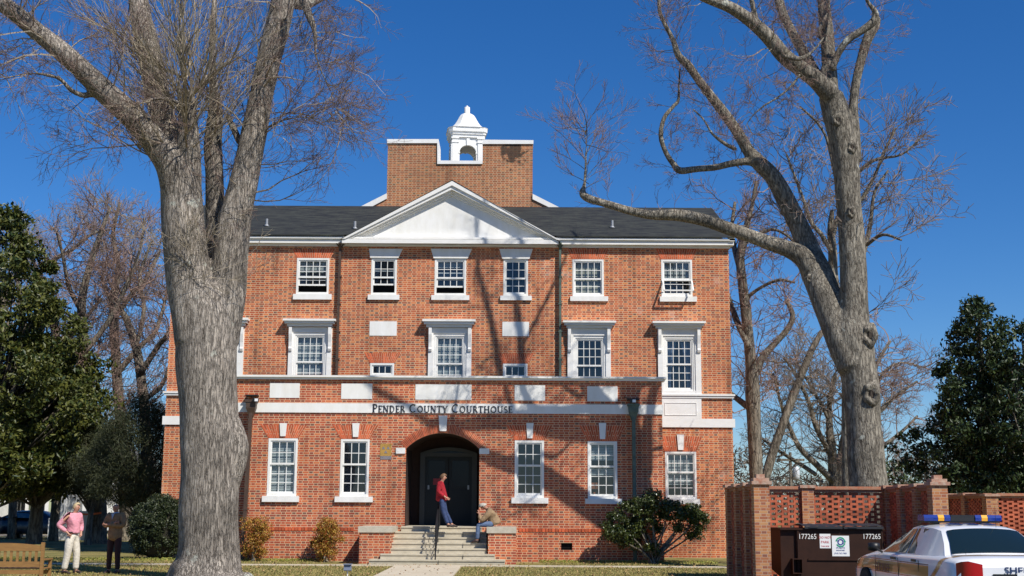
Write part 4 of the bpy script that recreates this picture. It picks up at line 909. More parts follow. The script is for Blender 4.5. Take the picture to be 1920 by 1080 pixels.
B = limb([(1558, 190, 16), (1555, 130, 14), (1551, 70, 13), (1545, 10, 12), (1540, -70, 11)], YR+.2, .6); t.add_limb(B, k=14)
B2 = limb([(1540, 165, 13), (1520, 125, 12), (1502, 90, 10), (1482, 55, 9), (1466, 20, 9), (1452, -30, 8)], YR+.4, 1.2); t.add_limb(B2, k=12)
C = limb([(1560, 130, 7), (1572, 100, 7), (1590, 75, 7), (1615, 58, 7.5), (1636, 42, 8), (1642, 25, 6), (1628, 5, 4), (1615, -20, 3)], YR-.4, -.4); t.add_limb(C, k=10)
C2 = limb([(1600, 300, 16), (1600, 250, 13), (1600, 200, 9), (1606, 150, 8.5), (1618, 100, 9), (1628, 70, 10), (1640, 48, 10), (1646, 34, 6)], YR+.1, .3); t.add_limb(C2, k=12)
D = limb([(1600, 690, 30), (1582, 640, 32, .15), (1562, 590, 30, .35), (1544, 545, 29, .6), (1528, 505, 28, .85), (1516, 470, 22, 1.15), (1500, 430, 19, 1.2), (1484, 395, 18, 1.2), (1466, 360, 17, 1.2), (1448, 330, 16, 1.2), (1425, 307, 15, 1.2), (1405, 285, 12, 1.2), (1383, 248, 10.5, 1.2), (1360, 215, 10, 1.2), (1335, 183, 9, 1.2), (1310, 150, 8, 1.2), (1290, 122, 8, 1.2), (1272, 104, 7, 1.2), (1262, 75, 5, 1.2), (1248, 48, 4.5, 1.2), (1236, 18, 4, 1.2), (1238, -20, 3, 1.2)], YR-.1, .6, n=4); t.add_limb(D, k=18)
E = limb([(1422, 308, 8), (1400, 303, 7.5), (1370, 307, 7), (1340, 314, 6.5), (1305, 317, 6.5), (1275, 320, 7), (1263, 308, 6), (1248, 285, 5), (1239, 255, 5), (1245, 222, 4.5), (1262, 200, 4), (1272, 188, 3.5), (1273, 160, 2.5), (1275, 128, 2.4)], YR+1.35, .4, n=4); t.add_limb(E, k=10)
Fb = limb([(1524, 505, 24), (1506, 482, 20), (1475, 466, 16), (1440, 455, 14), (1400, 440, 13), (1365, 428, 12.5), (1330, 416, 12), (1300, 408, 12), (1265, 403, 11.5), (1220, 403, 9), (1180, 395, 8), (1150, 386, 7.5), (1122, 378, 7.5), (1103, 372, 8), (1092, 362, 7), (1096, 345, 3.5), (1098, 310, 2.6), (1099, 270, 2), (1097, 235, 1.3)], YR+.75, 1.2, n=4); t.add_limb(Fb, k=14)
for q_, dd in (([(1500, 140, 3), (1480, 165, 3), (1455, 185, 2.5), (1430, 200, 2.6), (1405, 225, 2), (1385, 262, 1.5)], -1.5), ([(1380, 280, 4), (1360, 270, 4), (1335, 250, 3), (1320, 225, 2.4), (1300, 205, 2)], 1.4), ([(1540, 140, 5), (1552, 95, 4), (1536, 60, 4), (1555, 20, 3)], .3), ([(1468, 105, 4), (1500, 110, 5), (1525, 95, 3), (1545, 70, 2.4)], -1.2)):
    rr = limb(q_, YR+dd, 0); t.add_limb(rr, k=8); t.sprout(rr, 8, (.5, 1.1), 2, .02, r0=.008, **kw)
for q_, dd, dy_ in (([(1540, -70, 11), (1532, -160, 10), (1518, -270, 9), (1490, -390, 7), (1470, -520, 5), (1480, -640, 3)], .8, .6), ([(1452, -30, 8), (1432, -120, 7.5), (1395, -230, 7), (1350, -340, 5), (1330, -460, 3)], 1.6, .6), ([(1270, -30, 7), (1215, -90, 6.5), (1150, -150, 6), (1110, -240, 5), (1095, -350, 3)], -1.8, -.6),
                    ([(1615, -20, 5), (1640, -140, 6), (1650, -280, 5), (1690, -400, 3)], -.8, 0), ([(1518, -270, 6), (1570, -380, 5), (1610, -500, 3)], 1.0, .6), ([(1420, 50, 7), (1400, -60, 6), (1410, -180, 5), (1380, -300, 4), (1390, -420, 3)], -1.2, -.5)):
    rr = limb(q_, YR+dd, dy_); rr[:, 3] *= .8; t.add_limb(rr, k=10); t.sprout(rr, 1.8, (1.0, 2.2), 2, .06, r0=.016, kinds=(5, 4), spread=(20, 52))
kr = dict(kinds=(5, 5, 4), spread=(20, 52), r0=.010)
t.sprout(A, 5.5, (.9, 1.9), 2, .05, t0=.25, **kr); t.sprout(B, 3.5, (.8, 1.7), 2, .08, t0=.2, **kr); t.sprout(B2, 5.5, (.8, 1.6), 2, .08, t0=.2, **kr); t.sprout(C, 5, (.8, 1.5), 2, .05, bias=(.4, 0, 0), **kr)
t.sprout(D, 7.5, (.7, 1.35), 2, .07, t0=.60, t1=1, bias=(-.15, 0, .1), **kr); t.sprout(D, 2.0, (.5, 1.2), 2, .07, t0=.45, t1=.6, **kr); t.sprout(E, 4.5, (.5, 1.0), 2, .05, t0=.35, **kr); t.sprout(C2, 2, (.5, 1.3), 2, .07, t0=.3, bias=(.4, 0, 0), **kr)
t.sprout(Fb, 1.6, (.5, 1.0), 1, .14, t0=.45, t1=.8, out=.5, bias=(0, 0, 1.0), **kr); t.sprout(Fb, 3.5, (.7, 1.5), 2, .10, t0=.66, t1=.93, out=.6, bias=(.3, 0, .9), **kr); t.sprout(Fb, 12, (.8, 2.0), 2, .06, t0=.93, t1=1, **kr)
for i in range(10):
    p = P(1100+rg_.gauss(0, 3), 345-i*12, YR+2.1); sg_ = 1 if i % 2 else -1
    t.grow(p, (sg_*rg_.uniform(.4, .9), rg_.gauss(0, .4), .8), rg_.uniform(1.1, 1.9), .013, 2, .03, 'twig', kinds=(6, 5), spread=(18, 45), wig=.10)
bl_ = base[0]
TR = t.build('bare_hardwood_tree', (bl_[0], YR, 0), 'tall bare forked tree with branch scars rising behind the brick screen enclosure', 'large bare trees on the courthouse lawn', m_barkR, {'twig': m_twigr, 'twig2': m_barkR}, vox=.04)
for (x, y, r_) in ((1571, 224, 10), (1598, 275, 10), (1597, 397, 9), (1631, 628, 17), (1634, 738, 18), (1519, 522, 7)): knot(TR, x, y, {10: YR-.38, 9: YR-.37, 17: YR-.50, 18: YR-.52, 7: YR+.45}[r_], r_, m_barkR)
print('right tree', sum(len(v) for v in t.tw.values()))

# ---- bare trees further back
def back_tree(label, stems, Y, seed, dens, Lr, mt=m_twigb, mb_=m_barkB, lev=2, up=.06, t0=.3, rfac=1.0, bias=None, kinds=(6, 5), name='bare_background_tree', group='bare trees beyond the courthouse lawn', r0=.02):
    t = Tree(seed); first = None
    for q in stems:
        rows = limb(q, Y+t.rng.uniform(-.5, .5)*(first is not None), t.rng.uniform(-2, 2)*(first is not None), n=4); rows[:, 3] *= rfac
        if first is None:
            first = rows
            if rows[0][2] > .05: gnd = np.array([[rows[0][0], rows[0][1], -.1, rows[0][3]*1.35]]); rows = np.concatenate([gnd, rows])
        t.add_limb(rows, k=10); t.sprout(rows, dens, Lr, lev, up, t0=t0, bias=bias, r0=r0, minr=.007, kinds=kinds, spread=(20, 55))
    return t.build(name, (first[0][0], Y, 0), label, group, mb_, {'twig': mt, 'twig2': mt})
back_tree('tall bare tree beside the right end of the courthouse, dividing into upright limbs', [[(1418, 893, 13), (1414, 800, 13), (1411, 740, 14), (1410, 700, 12), (1404, 640, 10), (1398, 580, 10), (1392, 530, 9), (1388, 480, 8), (1398, 430, 6), (1410, 385, 4), (1418, 340, 3)],
    [(1412, 710, 8), (1430, 670, 7), (1452, 645, 6), (1478, 615, 5.5), (1486, 590, 5), (1474, 562, 4)], [(1412, 770, 7), (1392, 755, 6), (1375, 742, 5), (1350, 720, 4)], [(1404, 650, 6), (1385, 610, 6), (1372, 575, 5), (1360, 540, 4)],
    [(1390, 480, 5), (1400, 450, 5), (1420, 440, 4), (1450, 430, 3), (1480, 445, 2.5), (1500, 470, 2)], [(1392, 520, 6), (1378, 470, 5), (1372, 430, 4), (1378, 380, 3)], [(1398, 560, 4), (1425, 540, 3), (1460, 525, 3), (1490, 530, 2)]], 14, 31, 4.2, (1.0, 2.2), mt=m_twigr, t0=.35)
back_tree('slender leaning bare trunk snapped off at the top, beside the tall bare tree', [[(1436, 893, 9), (1452, 840, 8.5), (1470, 790, 8), (1488, 740, 7.5), (1508, 690, 7), (1525, 650, 6), (1541, 622, 5)]], 15, 32, 1.6, (.8, 1.6), t0=.5)
back_tree('broad spreading bare tree low behind the brick screen wall', [[(1562, 905, 9), (1560, 850, 9), (1555, 800, 7), (1556, 750, 5), (1566, 700, 3)], [(1560, 900, 6), (1530, 870, 6), (1500, 840, 5), (1480, 800, 4), (1465, 760, 3), (1450, 700, 2)], [(1556, 850, 5), (1530, 800, 5), (1515, 750, 4), (1490, 700, 3), (1470, 670, 2)],
    [(1570, 905, 6), (1578, 840, 6), (1590, 780, 5), (1592, 720, 3)], [(1530, 890, 4), (1500, 870, 4), (1460, 845, 3), (1425, 820, 2)], [(1556, 790, 4), (1530, 740, 3), (1500, 690, 2), (1488, 660, 1.5)]], 30, 33, 5.0, (1.2, 2.6), t0=.2, r0=.03)
back_tree('bare reddish tree showing to the right of the scarred trunk', [[(1600, 905, 8), (1610, 850, 8), (1625, 800, 6), (1660, 760, 4.5), (1690, 735, 3), (1720, 715, 2)], [(1612, 860, 5), (1650, 840, 4), (1690, 810, 3), (1720, 780, 2)], [(1616, 810, 5), (1640, 740, 4), (1655, 700, 3), (1690, 680, 2), (1735, 690, 1.5)], [(1616, 820, 5), (1630, 730, 4), (1650, 670, 3), (1670, 640, 2)]], 26, 34, 4.5, (1.0, 2.2), mt=m_twigr, t0=.35, r0=.025)
back_tree('pale limbed bare tree rising directly behind the tall forked tree', [[(1590, 900, 12), (1590, 760, 12), (1592, 640, 12), (1590, 600, 11), (1572, 565, 9.5), (1563, 520, 9), (1561, 470, 8.5), (1558, 430, 7), (1560, 395, 4)], [(1558, 470, 5), (1540, 440, 4.5), (1520, 415, 4), (1505, 370, 3), (1490, 330, 2.5), (1475, 290, 2)], [(1562, 440, 5), (1575, 400, 4), (1610, 380, 4), (1640, 330, 3), (1655, 290, 2.5), (1680, 240, 2)],
    [(1592, 560, 6), (1620, 470, 5), (1632, 420, 4), (1640, 360, 3), (1665, 320, 2)], [(1600, 330, 3), (1640, 300, 3), (1690, 290, 2), (1725, 260, 1.6)], [(1560, 520, 4), (1545, 500, 3), (1515, 430, 3), (1470, 400, 2)], [(1625, 460, 3), (1655, 440, 3), (1690, 450, 2)], [(1592, 480, 4), (1560, 300, 3), (1540, 240, 2.4), (1500, 200, 2)]], -3.2, 35, 3.6, (1.0, 2.3), mt=m_twigg, mb_=m_barkR, t0=.35, r0=.010)
back_tree('dark pruned stub tree with ivy beside the spreading tree', [[(1478, 905, 12), (1476, 860, 12), (1478, 800, 10), (1488, 760, 8), (1502, 735, 5)], [(1478, 830, 5), (1455, 800, 4), (1440, 760, 3)]], 34, 36, 4.0, (1.0, 2.0), t0=.3) if False else None
# left side
LB = [('bare tree with a thick leaning limb behind the magnolia', [[(100, 1000, 9), (108, 900, 9), (110, 760, 9), (105, 640, 8), (90, 560, 6), (70, 520, 5), (100, 488, 4), (135, 468, 3.5), (170, 440, 3), (205, 430, 2)], [(78, 530, 3), (60, 480, 3), (50, 430, 2)], [(108, 660, 5), (150, 610, 4), (190, 560, 3)]], 22, 41),
      ('tall bare tree standing just left of the men with a broad furrowed trunk', [[(182, 1012, 19), (184, 950, 16), (180, 880, 14), (172, 780, 12), (162, 690, 10), (155, 620, 9), (154, 560, 8), (168, 500, 6.5), (188, 440, 5), (206, 390, 3)], [(156, 590, 5), (130, 540, 4), (118, 480, 3), (105, 430, 2)], [(160, 660, 5), (205, 600, 5), (235, 540, 4), (262, 470, 3), (270, 410, 2)], [(170, 760, 5), (120, 700, 4), (85, 640, 3)]], 18.5, 42),
      ('bare tree with pale upper limbs between the tall tree and the big trunk', [[(236, 1000, 12), (232, 860, 11), (222, 740, 10), (215, 640, 9), (213, 560, 8), (222, 500, 5), (212, 440, 4), (225, 380, 3)], [(214, 600, 5), (240, 560, 5), (275, 520, 4), (300, 470, 3)], [(220, 700, 6), (262, 650, 5), (292, 620, 4), (310, 560, 3), (318, 500, 2)]], 24, 43),
      ('bare tree with tangled limbs close behind the thick grey trunk', [[(280, 980, 12), (276, 860, 11), (270, 760, 10), (262, 690, 9), (252, 640, 8), (232, 590, 6), (205, 560, 4), (190, 520, 3)], [(264, 700, 6), (296, 650, 5), (318, 620, 4), (340, 560, 3)], [(270, 750, 5), (305, 720, 4), (325, 660, 3)], [(256, 650, 4), (270, 580, 4), (262, 520, 3), (285, 450, 2)]], 20, 44),
      ('low bare tree at the far left edge beyond the magnolia', [[(22, 1000, 8), (26, 900, 8), (30, 780, 7), (40, 640, 6), (35, 540, 4), (20, 440, 3)], [(34, 700, 4), (5, 620, 3), (-20, 540, 2)]], 26, 45)]
for lab, stems, Y, sd in LB: back_tree(lab, stems, Y, sd, 6.5, (1.1, 2.6), mt=m_twigb if sd % 2 else m_twigr, t0=.3, r0=.018)

# ---- leaves
def leaf_mat(name, c1, c2, rough=.35, trans=.0, spec=.5):
    m = bpy.data.materials.new(name); m.use_nodes = True; t = m.node_tree; N = t.nodes; L = t.links; b = N['Principled BSDF']; b.inputs['Roughness'].default_value = rough; b.inputs['Specular IOR Level'].default_value = spec
    g = N.new('ShaderNodeNewGeometry'); r = N.new('ShaderNodeValToRGB'); e = r.color_ramp.elements; e[0].color = (*c1, 1); e[1].color = (*c2, 1); e[1].position = .9
    L.new(g.outputs['Random Per Island'], r.inputs[0]); L.new(r.outputs[0], b.inputs['Base Color'])
    return m
m_mag = leaf_mat('magnolia_leaves', (.012, .030, .006), (.105, .110, .020), .45, spec=.35)
m_magd = leaf_mat('dark_magnolia_leaves', (.008, .022, .007), (.050, .075, .020), .45, spec=.35)
m_cam = leaf_mat('camellia_leaves', (.008, .022, .005), (.075, .090, .018), .32)
m_cedar = leaf_mat('cedar_foliage', (.010, .020, .006), (.055, .060, .018), .7)
m_box = leaf_mat('hedge_leaves', (.008, .018, .005), (.045, .058, .016), .5)
m_nan = leaf_mat('nandina_leaves', (.30, .055, .014), (.38, .26, .035), .5)
m_far = leaf_mat('far_wood_twigs', (.050, .045, .030), (.17, .13, .095), .9)
def leaves(cent, size, nr, asp=.42, droop=.2, upbias=.5):
    n = len(cent)
    d = nr.normal(0, 1, (n, 3)); d[:, 2] -= droop; d /= np.linalg.norm(d, axis=1, keepdims=True)
    up = nr.normal(0, .7, (n, 3)); up[:, 2] += upbias; w = np.cross(d, up); w /= np.linalg.norm(w, axis=1, keepdims=True)+1e-9
    nn = np.cross(w, d)
    L = (size*nr.uniform(.7, 1.25, n))[:, None]; Wd = L*asp
    v = np.stack([cent-d*L*.5, cent+w*Wd*.5+nn*L*.06, cent+d*L*.5, cent-w*Wd*.5+nn*L*.06], 1).reshape(-1, 3)
    return v, np.arange(n*4).reshape(-1, 4)
def foliage(name, mt, parent, clumps, per, size, nr, csize, **kw):
    """clumps: (n,3) centres"""
    n = len(clumps); c = np.repeat(clumps, per, 0); off = nr.normal(0, 1, c.shape); off /= np.linalg.norm(off, axis=1, keepdims=True); off *= (nr.uniform(0, 1, (len(c), 1))**.45)
    cs = np.repeat(nr.uniform(.6, 1.3, (n, 1))*csize, per, 0); c = c+off*cs*np.array([1, 1, .75])
    v, f = leaves(c, size, nr, **kw); return fast_mesh(name, v, f, mt, parent, smooth=False)
def crown_clumps(cx, cy, prof, n, nr, inner=.35):
    """prof: (z, radius) rows; clump centres in the outer shell."""
    z = np.array([p[0] for p in prof]); r = np.array([p[1] for p in prof]); zz = nr.uniform(z[0], z[-1], n*6); rr = np.interp(zz, z, r)
    keep = nr.uniform(0, r.max(), n*6) < rr; zz = zz[keep][:n]; rr = rr[keep][:n]; a = nr.uniform(0, 2*np.pi, len(zz)); lob = 1+.22*np.sin(a*3+zz*1.5)+.18*np.sin(a*5-zz*2.6)
    q = rr*lob*(inner+(1-inner)*nr.uniform(0, 1, len(zz))**.5)
    return np.stack([cx+q*np.cos(a), cy+q*np.sin(a), zz], 1)
def evergreen(name, px, Y, prof_px, n, per, size, csize, mt, label, group=None, cat='tree', seed=1, trunk=.25, mtr=None, twigs=True, zbase=None, **kw):
    nr = np.random.RandomState(seed); c0 = P(px, 900, Y); prof = sorted([(P(px, y, Y).z, w_*(Y-CAMY)/FPX) for y, w_ in prof_px])
    e = empty(name, (c0.x, Y, 0), label, cat, group)
    cl = crown_clumps(c0.x, Y, prof, n, nr, kw.pop('inner', .4))
    T = Tree(seed); top = prof[-1][0]; T.add_limb(crom([(c0.x, Y, -.1, trunk*1.4), (c0.x, Y, .6, trunk), (c0.x+.1, Y, top*.5, trunk*.6), (c0.x, Y, top*.93, .03)], 6), k=12)
    for i in nr.choice(len(cl), min(len(cl), 120), replace=False):
        p = cl[i]; z0 = max(.35, p[2]*.55+.2*prof[0][0]*0); m = ((c0.x*.4+p[0]*.6), (Y*.4+p[1]*.6), (z0+p[2])/2+.1)
        T.add_limb(crom([(c0.x, Y, z0, trunk*.18+.01), (*m, trunk*.12+.008), (*p, .008)], 3), k=5)
    vs = []; fs = []; o = 0
    for pts, rad, k in T.big:
        v, f = tubes_arrays([(pts, rad)], k); vs.append(v); fs.append(f+o); o += len(v)
    fast_mesh('trunk', np.concatenate(vs), np.concatenate(fs), mtr or m_barkB, e)
    foliage('crown', mt, e, cl, per, size, nr, csize, **kw)
    return e
evergreen('magnolia_tree', -22, 14.5, [(392, 14), (415, 38), (440, 52), (480, 66), (530, 92), (590, 125), (650, 155), (720, 180), (800, 180), (860, 160), (910, 120), (930, 55)], 1150, 56, .25, .46, m_mag, 'large glossy green magnolia filling the left edge of the view', 'magnolias on the courthouse grounds', seed=2, trunk=.30)
evergreen('magnolia_tree', 72, 17.5, [(640, 40), (700, 85), (760, 110), (840, 120), (900, 95), (930, 50)], 420, 60, .27, .6, m_mag, 'smaller magnolia with thick trunk beside the pink shirted man', 'magnolias on the courthouse grounds', seed=12, trunk=.33)
evergreen('magnolia_tree', 1852, 10, [(556, 6), (590, 38), (640, 50), (700, 62), (750, 80), (800, 110), (850, 140), (900, 150), (960, 130), (1000, 60)], 640, 50, .21, .42, m_magd, 'dark pointed magnolia beyond the brick walls on the right', 'magnolias on the courthouse grounds', seed=4, trunk=.25)
evergreen('magnolia_tree', 1935, 8, [(610, 10), (650, 40), (720, 70), (800, 110), (880, 130), (960, 110), (1000, 60)], 480, 50, .21, .42, m_magd, 'dark magnolia cut off by the right edge of the view', 'magnolias on the courthouse grounds', seed=5, trunk=.25)
evergreen('cedar_tree', 262, 7.5, [(745, 12), (780, 50), (830, 85), (880, 95), (920, 75), (950, 35)], 520, 90, .14, .5, m_cedar, 'dark feathery cedar standing behind the clipped round hedge', None, seed=6, trunk=.12, asp=.16, droop=-.2)
evergreen('cedar_tree', 172, 16, [(800, 12), (840, 45), (880, 50), (915, 35), (925, 20)], 200, 80, .2, .6, m_cedar, 'shadowed dark evergreen above the heads of the two men', None, seed=16, trunk=.14, asp=.2)
# clipped round hedge
nr = np.random.RandomState(8); hc = G(282, 1050); e = empty('hedge', (hc.x, hc.y+1, 0), 'rounded dark clipped hedge between the blazer man and the thick trunk', 'hedge')
th_ = nr.uniform(0, 2*np.pi, 620); ph = np.arccos(nr.uniform(-.75, 1, 620)); rr = np.stack([1.0*np.sin(ph)*np.cos(th_), .95*np.sin(ph)*np.sin(th_), 1.08*np.cos(ph)], 1)*nr.uniform(.82, 1.0, (620, 1))+np.array([hc.x, hc.y+1.05, .95])
foliage('foliage', m_box, e, rr, 55, .07, nr, .17, asp=.55)
k = MB(); k.lathe([(.25, 0), (.72, .25), (.84, .9), (.62, 1.5), (.2, 1.76)], hc.x, hc.y+1.05, 20); k.build('shade_core', mat('hedge_core', (.02, .018, .010), 1), e)  # solid filler, coloured dark in place of the shade between the leaves
# camellia bush right
def bush(name, label, group, px, py, Yo, lobes, per, size, csize, mt, seed, nst=9, mtr=m_shoot, n=1.0, asp=.45):
    nr = np.random.RandomState(seed); Y = Yo; b = P(px, py, Y); e = empty(name, (b.x, Y, 0), label, 'shrub', group); cl = []; T = Tree(seed)
    for (lx, ly, rx, ry, dy, cnt) in lobes:
        c = P(lx, ly, Y+dy); sc = (c-CAM).dot(_F)/FPX; a = nr.normal(0, 1, (int(cnt*n), 3)); a /= np.linalg.norm(a, axis=1, keepdims=True); a *= nr.uniform(.25, 1, (len(a), 1))**.5
        cc = a*np.array([rx*sc, (rx+ry)*.5*sc, ry*sc])+np.array(c); cl.append(cc)
        for _ in range(2):
            j = nr.randint(len(cc)); q = cc[j]; s0 = (b.x+nr.normal(0, .06), Y+nr.normal(0, .06), -.03, .035)
            T.add_limb(crom([s0, (b.x+(c.x-b.x)*.22+nr.normal(0, .05), Y+nr.normal(0, .1), c.z*.3, .03), (b.x+(c.x-b.x)*.7, Y+dy*.6, c.z*.72, .022), (*q, .008)], 4), k=6)
    cl = np.concatenate(cl); vs = []; fs = []; o = 0
    for pts, rad, k in T.big:
        v, f = tubes_arrays([(pts, rad)], k); vs.append(v); fs.append(f+o); o += len(v)
    fast_mesh('stems', np.concatenate(vs), np.concatenate(fs), mtr, e); foliage('foliage', mt, e, cl, per, size, nr, csize, asp=asp); return e
bush('camellia_shrub', 'large dark glossy shrub with many pale stems against the right of the porch', None, 1226, 1052, -1.0, [(1165, 985, 34, 26, -.1, 36), (1190, 962, 38, 24, 0, 38), (1222, 940, 38, 20, 0, 36), (1152, 1002, 24, 18, -.2, 20), (1178, 1012, 28, 18, .2, 24), (1212, 985, 32, 26, .3, 30), (1255, 958, 28, 18, .1, 34), (1290, 962, 26, 14, 0, 28), (1310, 975, 18, 20, -.1, 22), (1300, 1002, 18, 9, .1, 9), (1278, 988, 20, 8, .1, 9), (1222, 1030, 12, 12, -.1, 6)], 62, .085, .17, m_cam, 51, mtr=m_barkB, asp=.58)
nn = dict(per=50, size=.075, csize=.17, mt=m_nan)
bush('nandina_shrub', 'feathery red and yellow shrub at the foot of the brown downspout', 'nandina shrubs against the porch wall', 476, 1047, -.75, [(478, 985, 24, 16, 0, 40), (488, 1000, 22, 16, 0, 34), (474, 1018, 22, 16, 0, 36), (476, 1036, 20, 12, 0, 26)], seed=52, asp=.35, **nn)
bush('nandina_shrub', 'feathery yellow and red shrub in front of the vent left of the steps', 'nandina shrubs against the porch wall', 612, 1049, -.75, [(612, 988, 22, 16, 0, 40), (618, 1005, 24, 18, 0, 44), (606, 1020, 20, 18, 0, 34), (614, 1038, 19, 12, 0, 28)], seed=53, asp=.35, **nn)
# distant woods: one mass nobody could count
nr = np.random.RandomState(60); n = 110000; x = nr.uniform(-150, 150, n); y = nr.uniform(95, 125, n); hh_ = 7.6+1.6*np.sin(x*.11+1)+1.2*np.sin(x*.31)+1.0*np.sin(x*.77)+nr.normal(0, .4, n)
z = hh_*nr.uniform(0, 1, n)**.8
v, f = leaves(np.stack([x, y, z], 1), .75, nr, asp=.22, droop=-.5); wd = fast_mesh('distant_woods', v, f, m_far, None, smooth=False); tag(wd, 'far low line of brown winter woods along the horizon', 'woods', None, 'stuff')
# ---- grass blades over the near lawn
nr = np.random.RandomState(70); n = 120000; gx = nr.uniform(-17, 6.2, n); gy = nr.uniform(-14.5, -.05, n)
ok = ~(((gx > -3.4) & (gx < -1.38) & (gy < -2.5)) | ((gy > -3.6) & (gy < -2.9)) | ((gx > -6) & (gx < 1) & (gy > -2.6))); gx = gx[ok]; gy = gy[ok]; n = len(gx)
h = nr.uniform(.015, .05, n)+(nr.uniform(0, 1, n) > .985)*.05; a = nr.uniform(0, np.pi, n); dx = np.cos(a)*.012; dy = np.sin(a)*.012; lx = nr.normal(0, .018, n); ly = nr.normal(0, .018, n)
v = np.stack([np.stack([gx-dx, gy-dy, 0*gx], 1), np.stack([gx+dx, gy+dy, 0*gx], 1), np.stack([gx+lx, gy+ly, h], 1)], 1).reshape(-1, 3)
gr = fast_mesh('grass', v, np.arange(3*n).reshape(-1, 3), leaf_mat('winter_grass', (.12, .14, .025), (.42, .32, .12), .8), None, smooth=False); tag(gr, 'short half dormant lawn grass, green and straw coloured', 'grass', None, 'stuff')
nr = np.random.RandomState(71); n = 16000; gx = nr.uniform(-17, 6.5, n); gy = -.03-np.abs(nr.normal(0, .35, n)); ok = ~((gx > -5.7) & (gx < .9)); gx, gy = gx[ok], gy[ok]; n = len(gx)
v, f = leaves(np.stack([gx, gy, nr.uniform(.01, .10, n)*np.exp(gy)], 1), .05, nr, asp=.5); tag(fast_mesh('leaf_litter', v, f, leaf_mat('ground_cover', (.12, .20, .03), (.42, .34, .07), .7), None, smooth=False), 'weeds and fallen yellow leaves along the foot of the porch wall', 'ground cover', None, 'stuff')
# ================================================================== brick screen enclosures
def lattice(mb, a, b, z0, z1, Y=None, X=None, t=.10, H=.0635, L=.205, gap=.105):
    """open brickwork: courses of stretchers with gaps, each course shifted by half; runs along X at Y, or along Y at X."""
    r = 0; z = z0; rn = random.Random(int(abs(a)*100))
    while z+H*.9 < z1:
        per = L+gap; s = a-(per/2 if r % 2 else 0)
        while s < b:
            u0, u1 = max(a, s), min(b, s+L)
            if u1-u0 > .02:
                j = rn.uniform(-.004, .004)
                if Y is not None: mb.box(u0, u1, Y-t/2+j, Y+t/2+j, z, z+H-.0015)
                else: mb.box(X-t/2+j, X+t/2+j, u0, u1, z, z+H-.0015)
            s += per
        z += H; r += 1
def pier(parent, x, y, w, h, cap=True, big=True):
    k = MB(); k.box(x-w/2, x+w/2, y-w/2, y+w/2, -.1, h); p = k.build('pier', m_brick_wall, parent)
    k = MB(); c = w/2+.05
    k.box(x-c, x+c, y-c, y+c, h+.001, h+.075)
    if big: k.box(x-c+.05, x+c-.05, y-c+.05, y+c-.05, h+.076, h+.145); k.box(x-w*.27, x+w*.27, y-w*.27, y+w*.27, h+.146, h+.23)
    k.build('pier_cap', m_lich, p); return p
m_lich = mat('lichen_brick_coping', (.36, .13, .07), .9, col2=(.50, .40, .30), scale=9, bump=.3)
m_cope = mat('moulded_brick_coping', (.40, .13, .06), .9, col2=(.36, .22, .14), scale=7, bump=.3)
def screen(label, XL, XR, YN, YFa, H, pw, mids_side, mids_back, group, left=True, right=True, front=False):
    e = empty('brick_screen_wall', (XL, YN, 0), label, 'wall', group)
    def run(a, b, Y=None, X=None):
        mb = MB(); lattice(mb, a, b, .02, H-.14, Y, X); o = mb.build('lattice_panel', m_lattice, e)
        c = MB()
        for (w_, z0, z1) in ((.10, H-.138, H-.075), (.15, H-.074, H-.03), (.12, H-.029, H+.005)):
            if Y is not None: c.box(a-.001, b+.001, Y-w_, Y+w_, z0, z1)
            else: c.box(X-w_, X+w_, a-.001, b+.001, z0, z1)
        c.build('coping', m_cope, o)
    ss = []
    if left: ss.append(XL)
    if right: ss.append(XR)
    for X in ss:
        ys = [YN]+mids_side+[YFa]
        for i, y in enumerate(ys):
            pier(e, X, y, pw if i == 0 else pw*.85, H-(.03 if not front else .09) if i == 0 else H-.04, big=(i == 0 and not front))
        for y0, y1 in zip(ys[:-1], ys[1:]): run(y0+pw*.5, y1-pw*.42, X=X)
    Yb = YN if front else YFa
    xs = [XL]+mids_back+[XR]
    for x in mids_back: pier(e, x, Yb, pw*.85, H-.04, big=False)
    for x0, x1 in zip(xs[:-1], xs[1:]): run(x0+pw*.45, x1-pw*.45, Y=Yb)
    return e
YN1 = -12.3; YF1 = -8.55
def PX(px, Y): return P(px, 950, Y).x
H1 = P(1426, 906, YN1).z
screen('lit brick lattice enclosure with capped corner piers around the brown dumpster', PX(1426, YN1), PX(1759, YN1), YN1, YF1, H1, .35, [YN1+1.25, YN1+2.5], [PX(1513, YF1)], 'brick lattice screen walls', True, True)
YN2 = -3.2
H2 = P(1860, 925, YN2).z
screen('second brick lattice wall with open chequered bricks, cut by the right edge of the view', PX(1857, YN2), PX(2020, YN2), YN2, YN2+5.4, H2, .36, [YN2+1.9, YN2+3.6], [], 'brick lattice screen walls', True, True, front=True)
# ================================================================== dumpster
m_dump = mat('brown_dumpster_paint', (.040, .016, .009), .6, col2=(.024, .010, .006), scale=3, bump=.1, spec=.2)
m_lid = mat('black_plastic_lid', (.022, .022, .024), .5)
m_lab = mat('white_sticker', (.78, .78, .76), .5); m_lred = mat('red_print', (.50, .05, .05), .5); m_lblu = mat('blue_print', (.03, .06, .25), .5); m_lgrn = mat('green_print', (.01, .30, .17), .5); m_stn = mat('stencil_white', (.75, .74, .70), .7)
YD0 = -11.55; dx0, dx1 = P(1493, 1000, YD0).x, P(1656, 1000, YD0).x; dl = P(1464, 1000, YD0).x; dz = P(1570, 989, YD0).z
e = empty('dumpster', ((dx0+dx1)/2, YD0, 0), 'dark brown steel dumpster with white numbers and stickers inside the brick enclosure', 'dumpster')
k = MB(); k.prismx([(YD0, .12), (YD0, dz-.03), (YD0+1.35, dz-.03), (YD0+1.35, .30), (YD0+1.0, .12)], dx0, dx1)
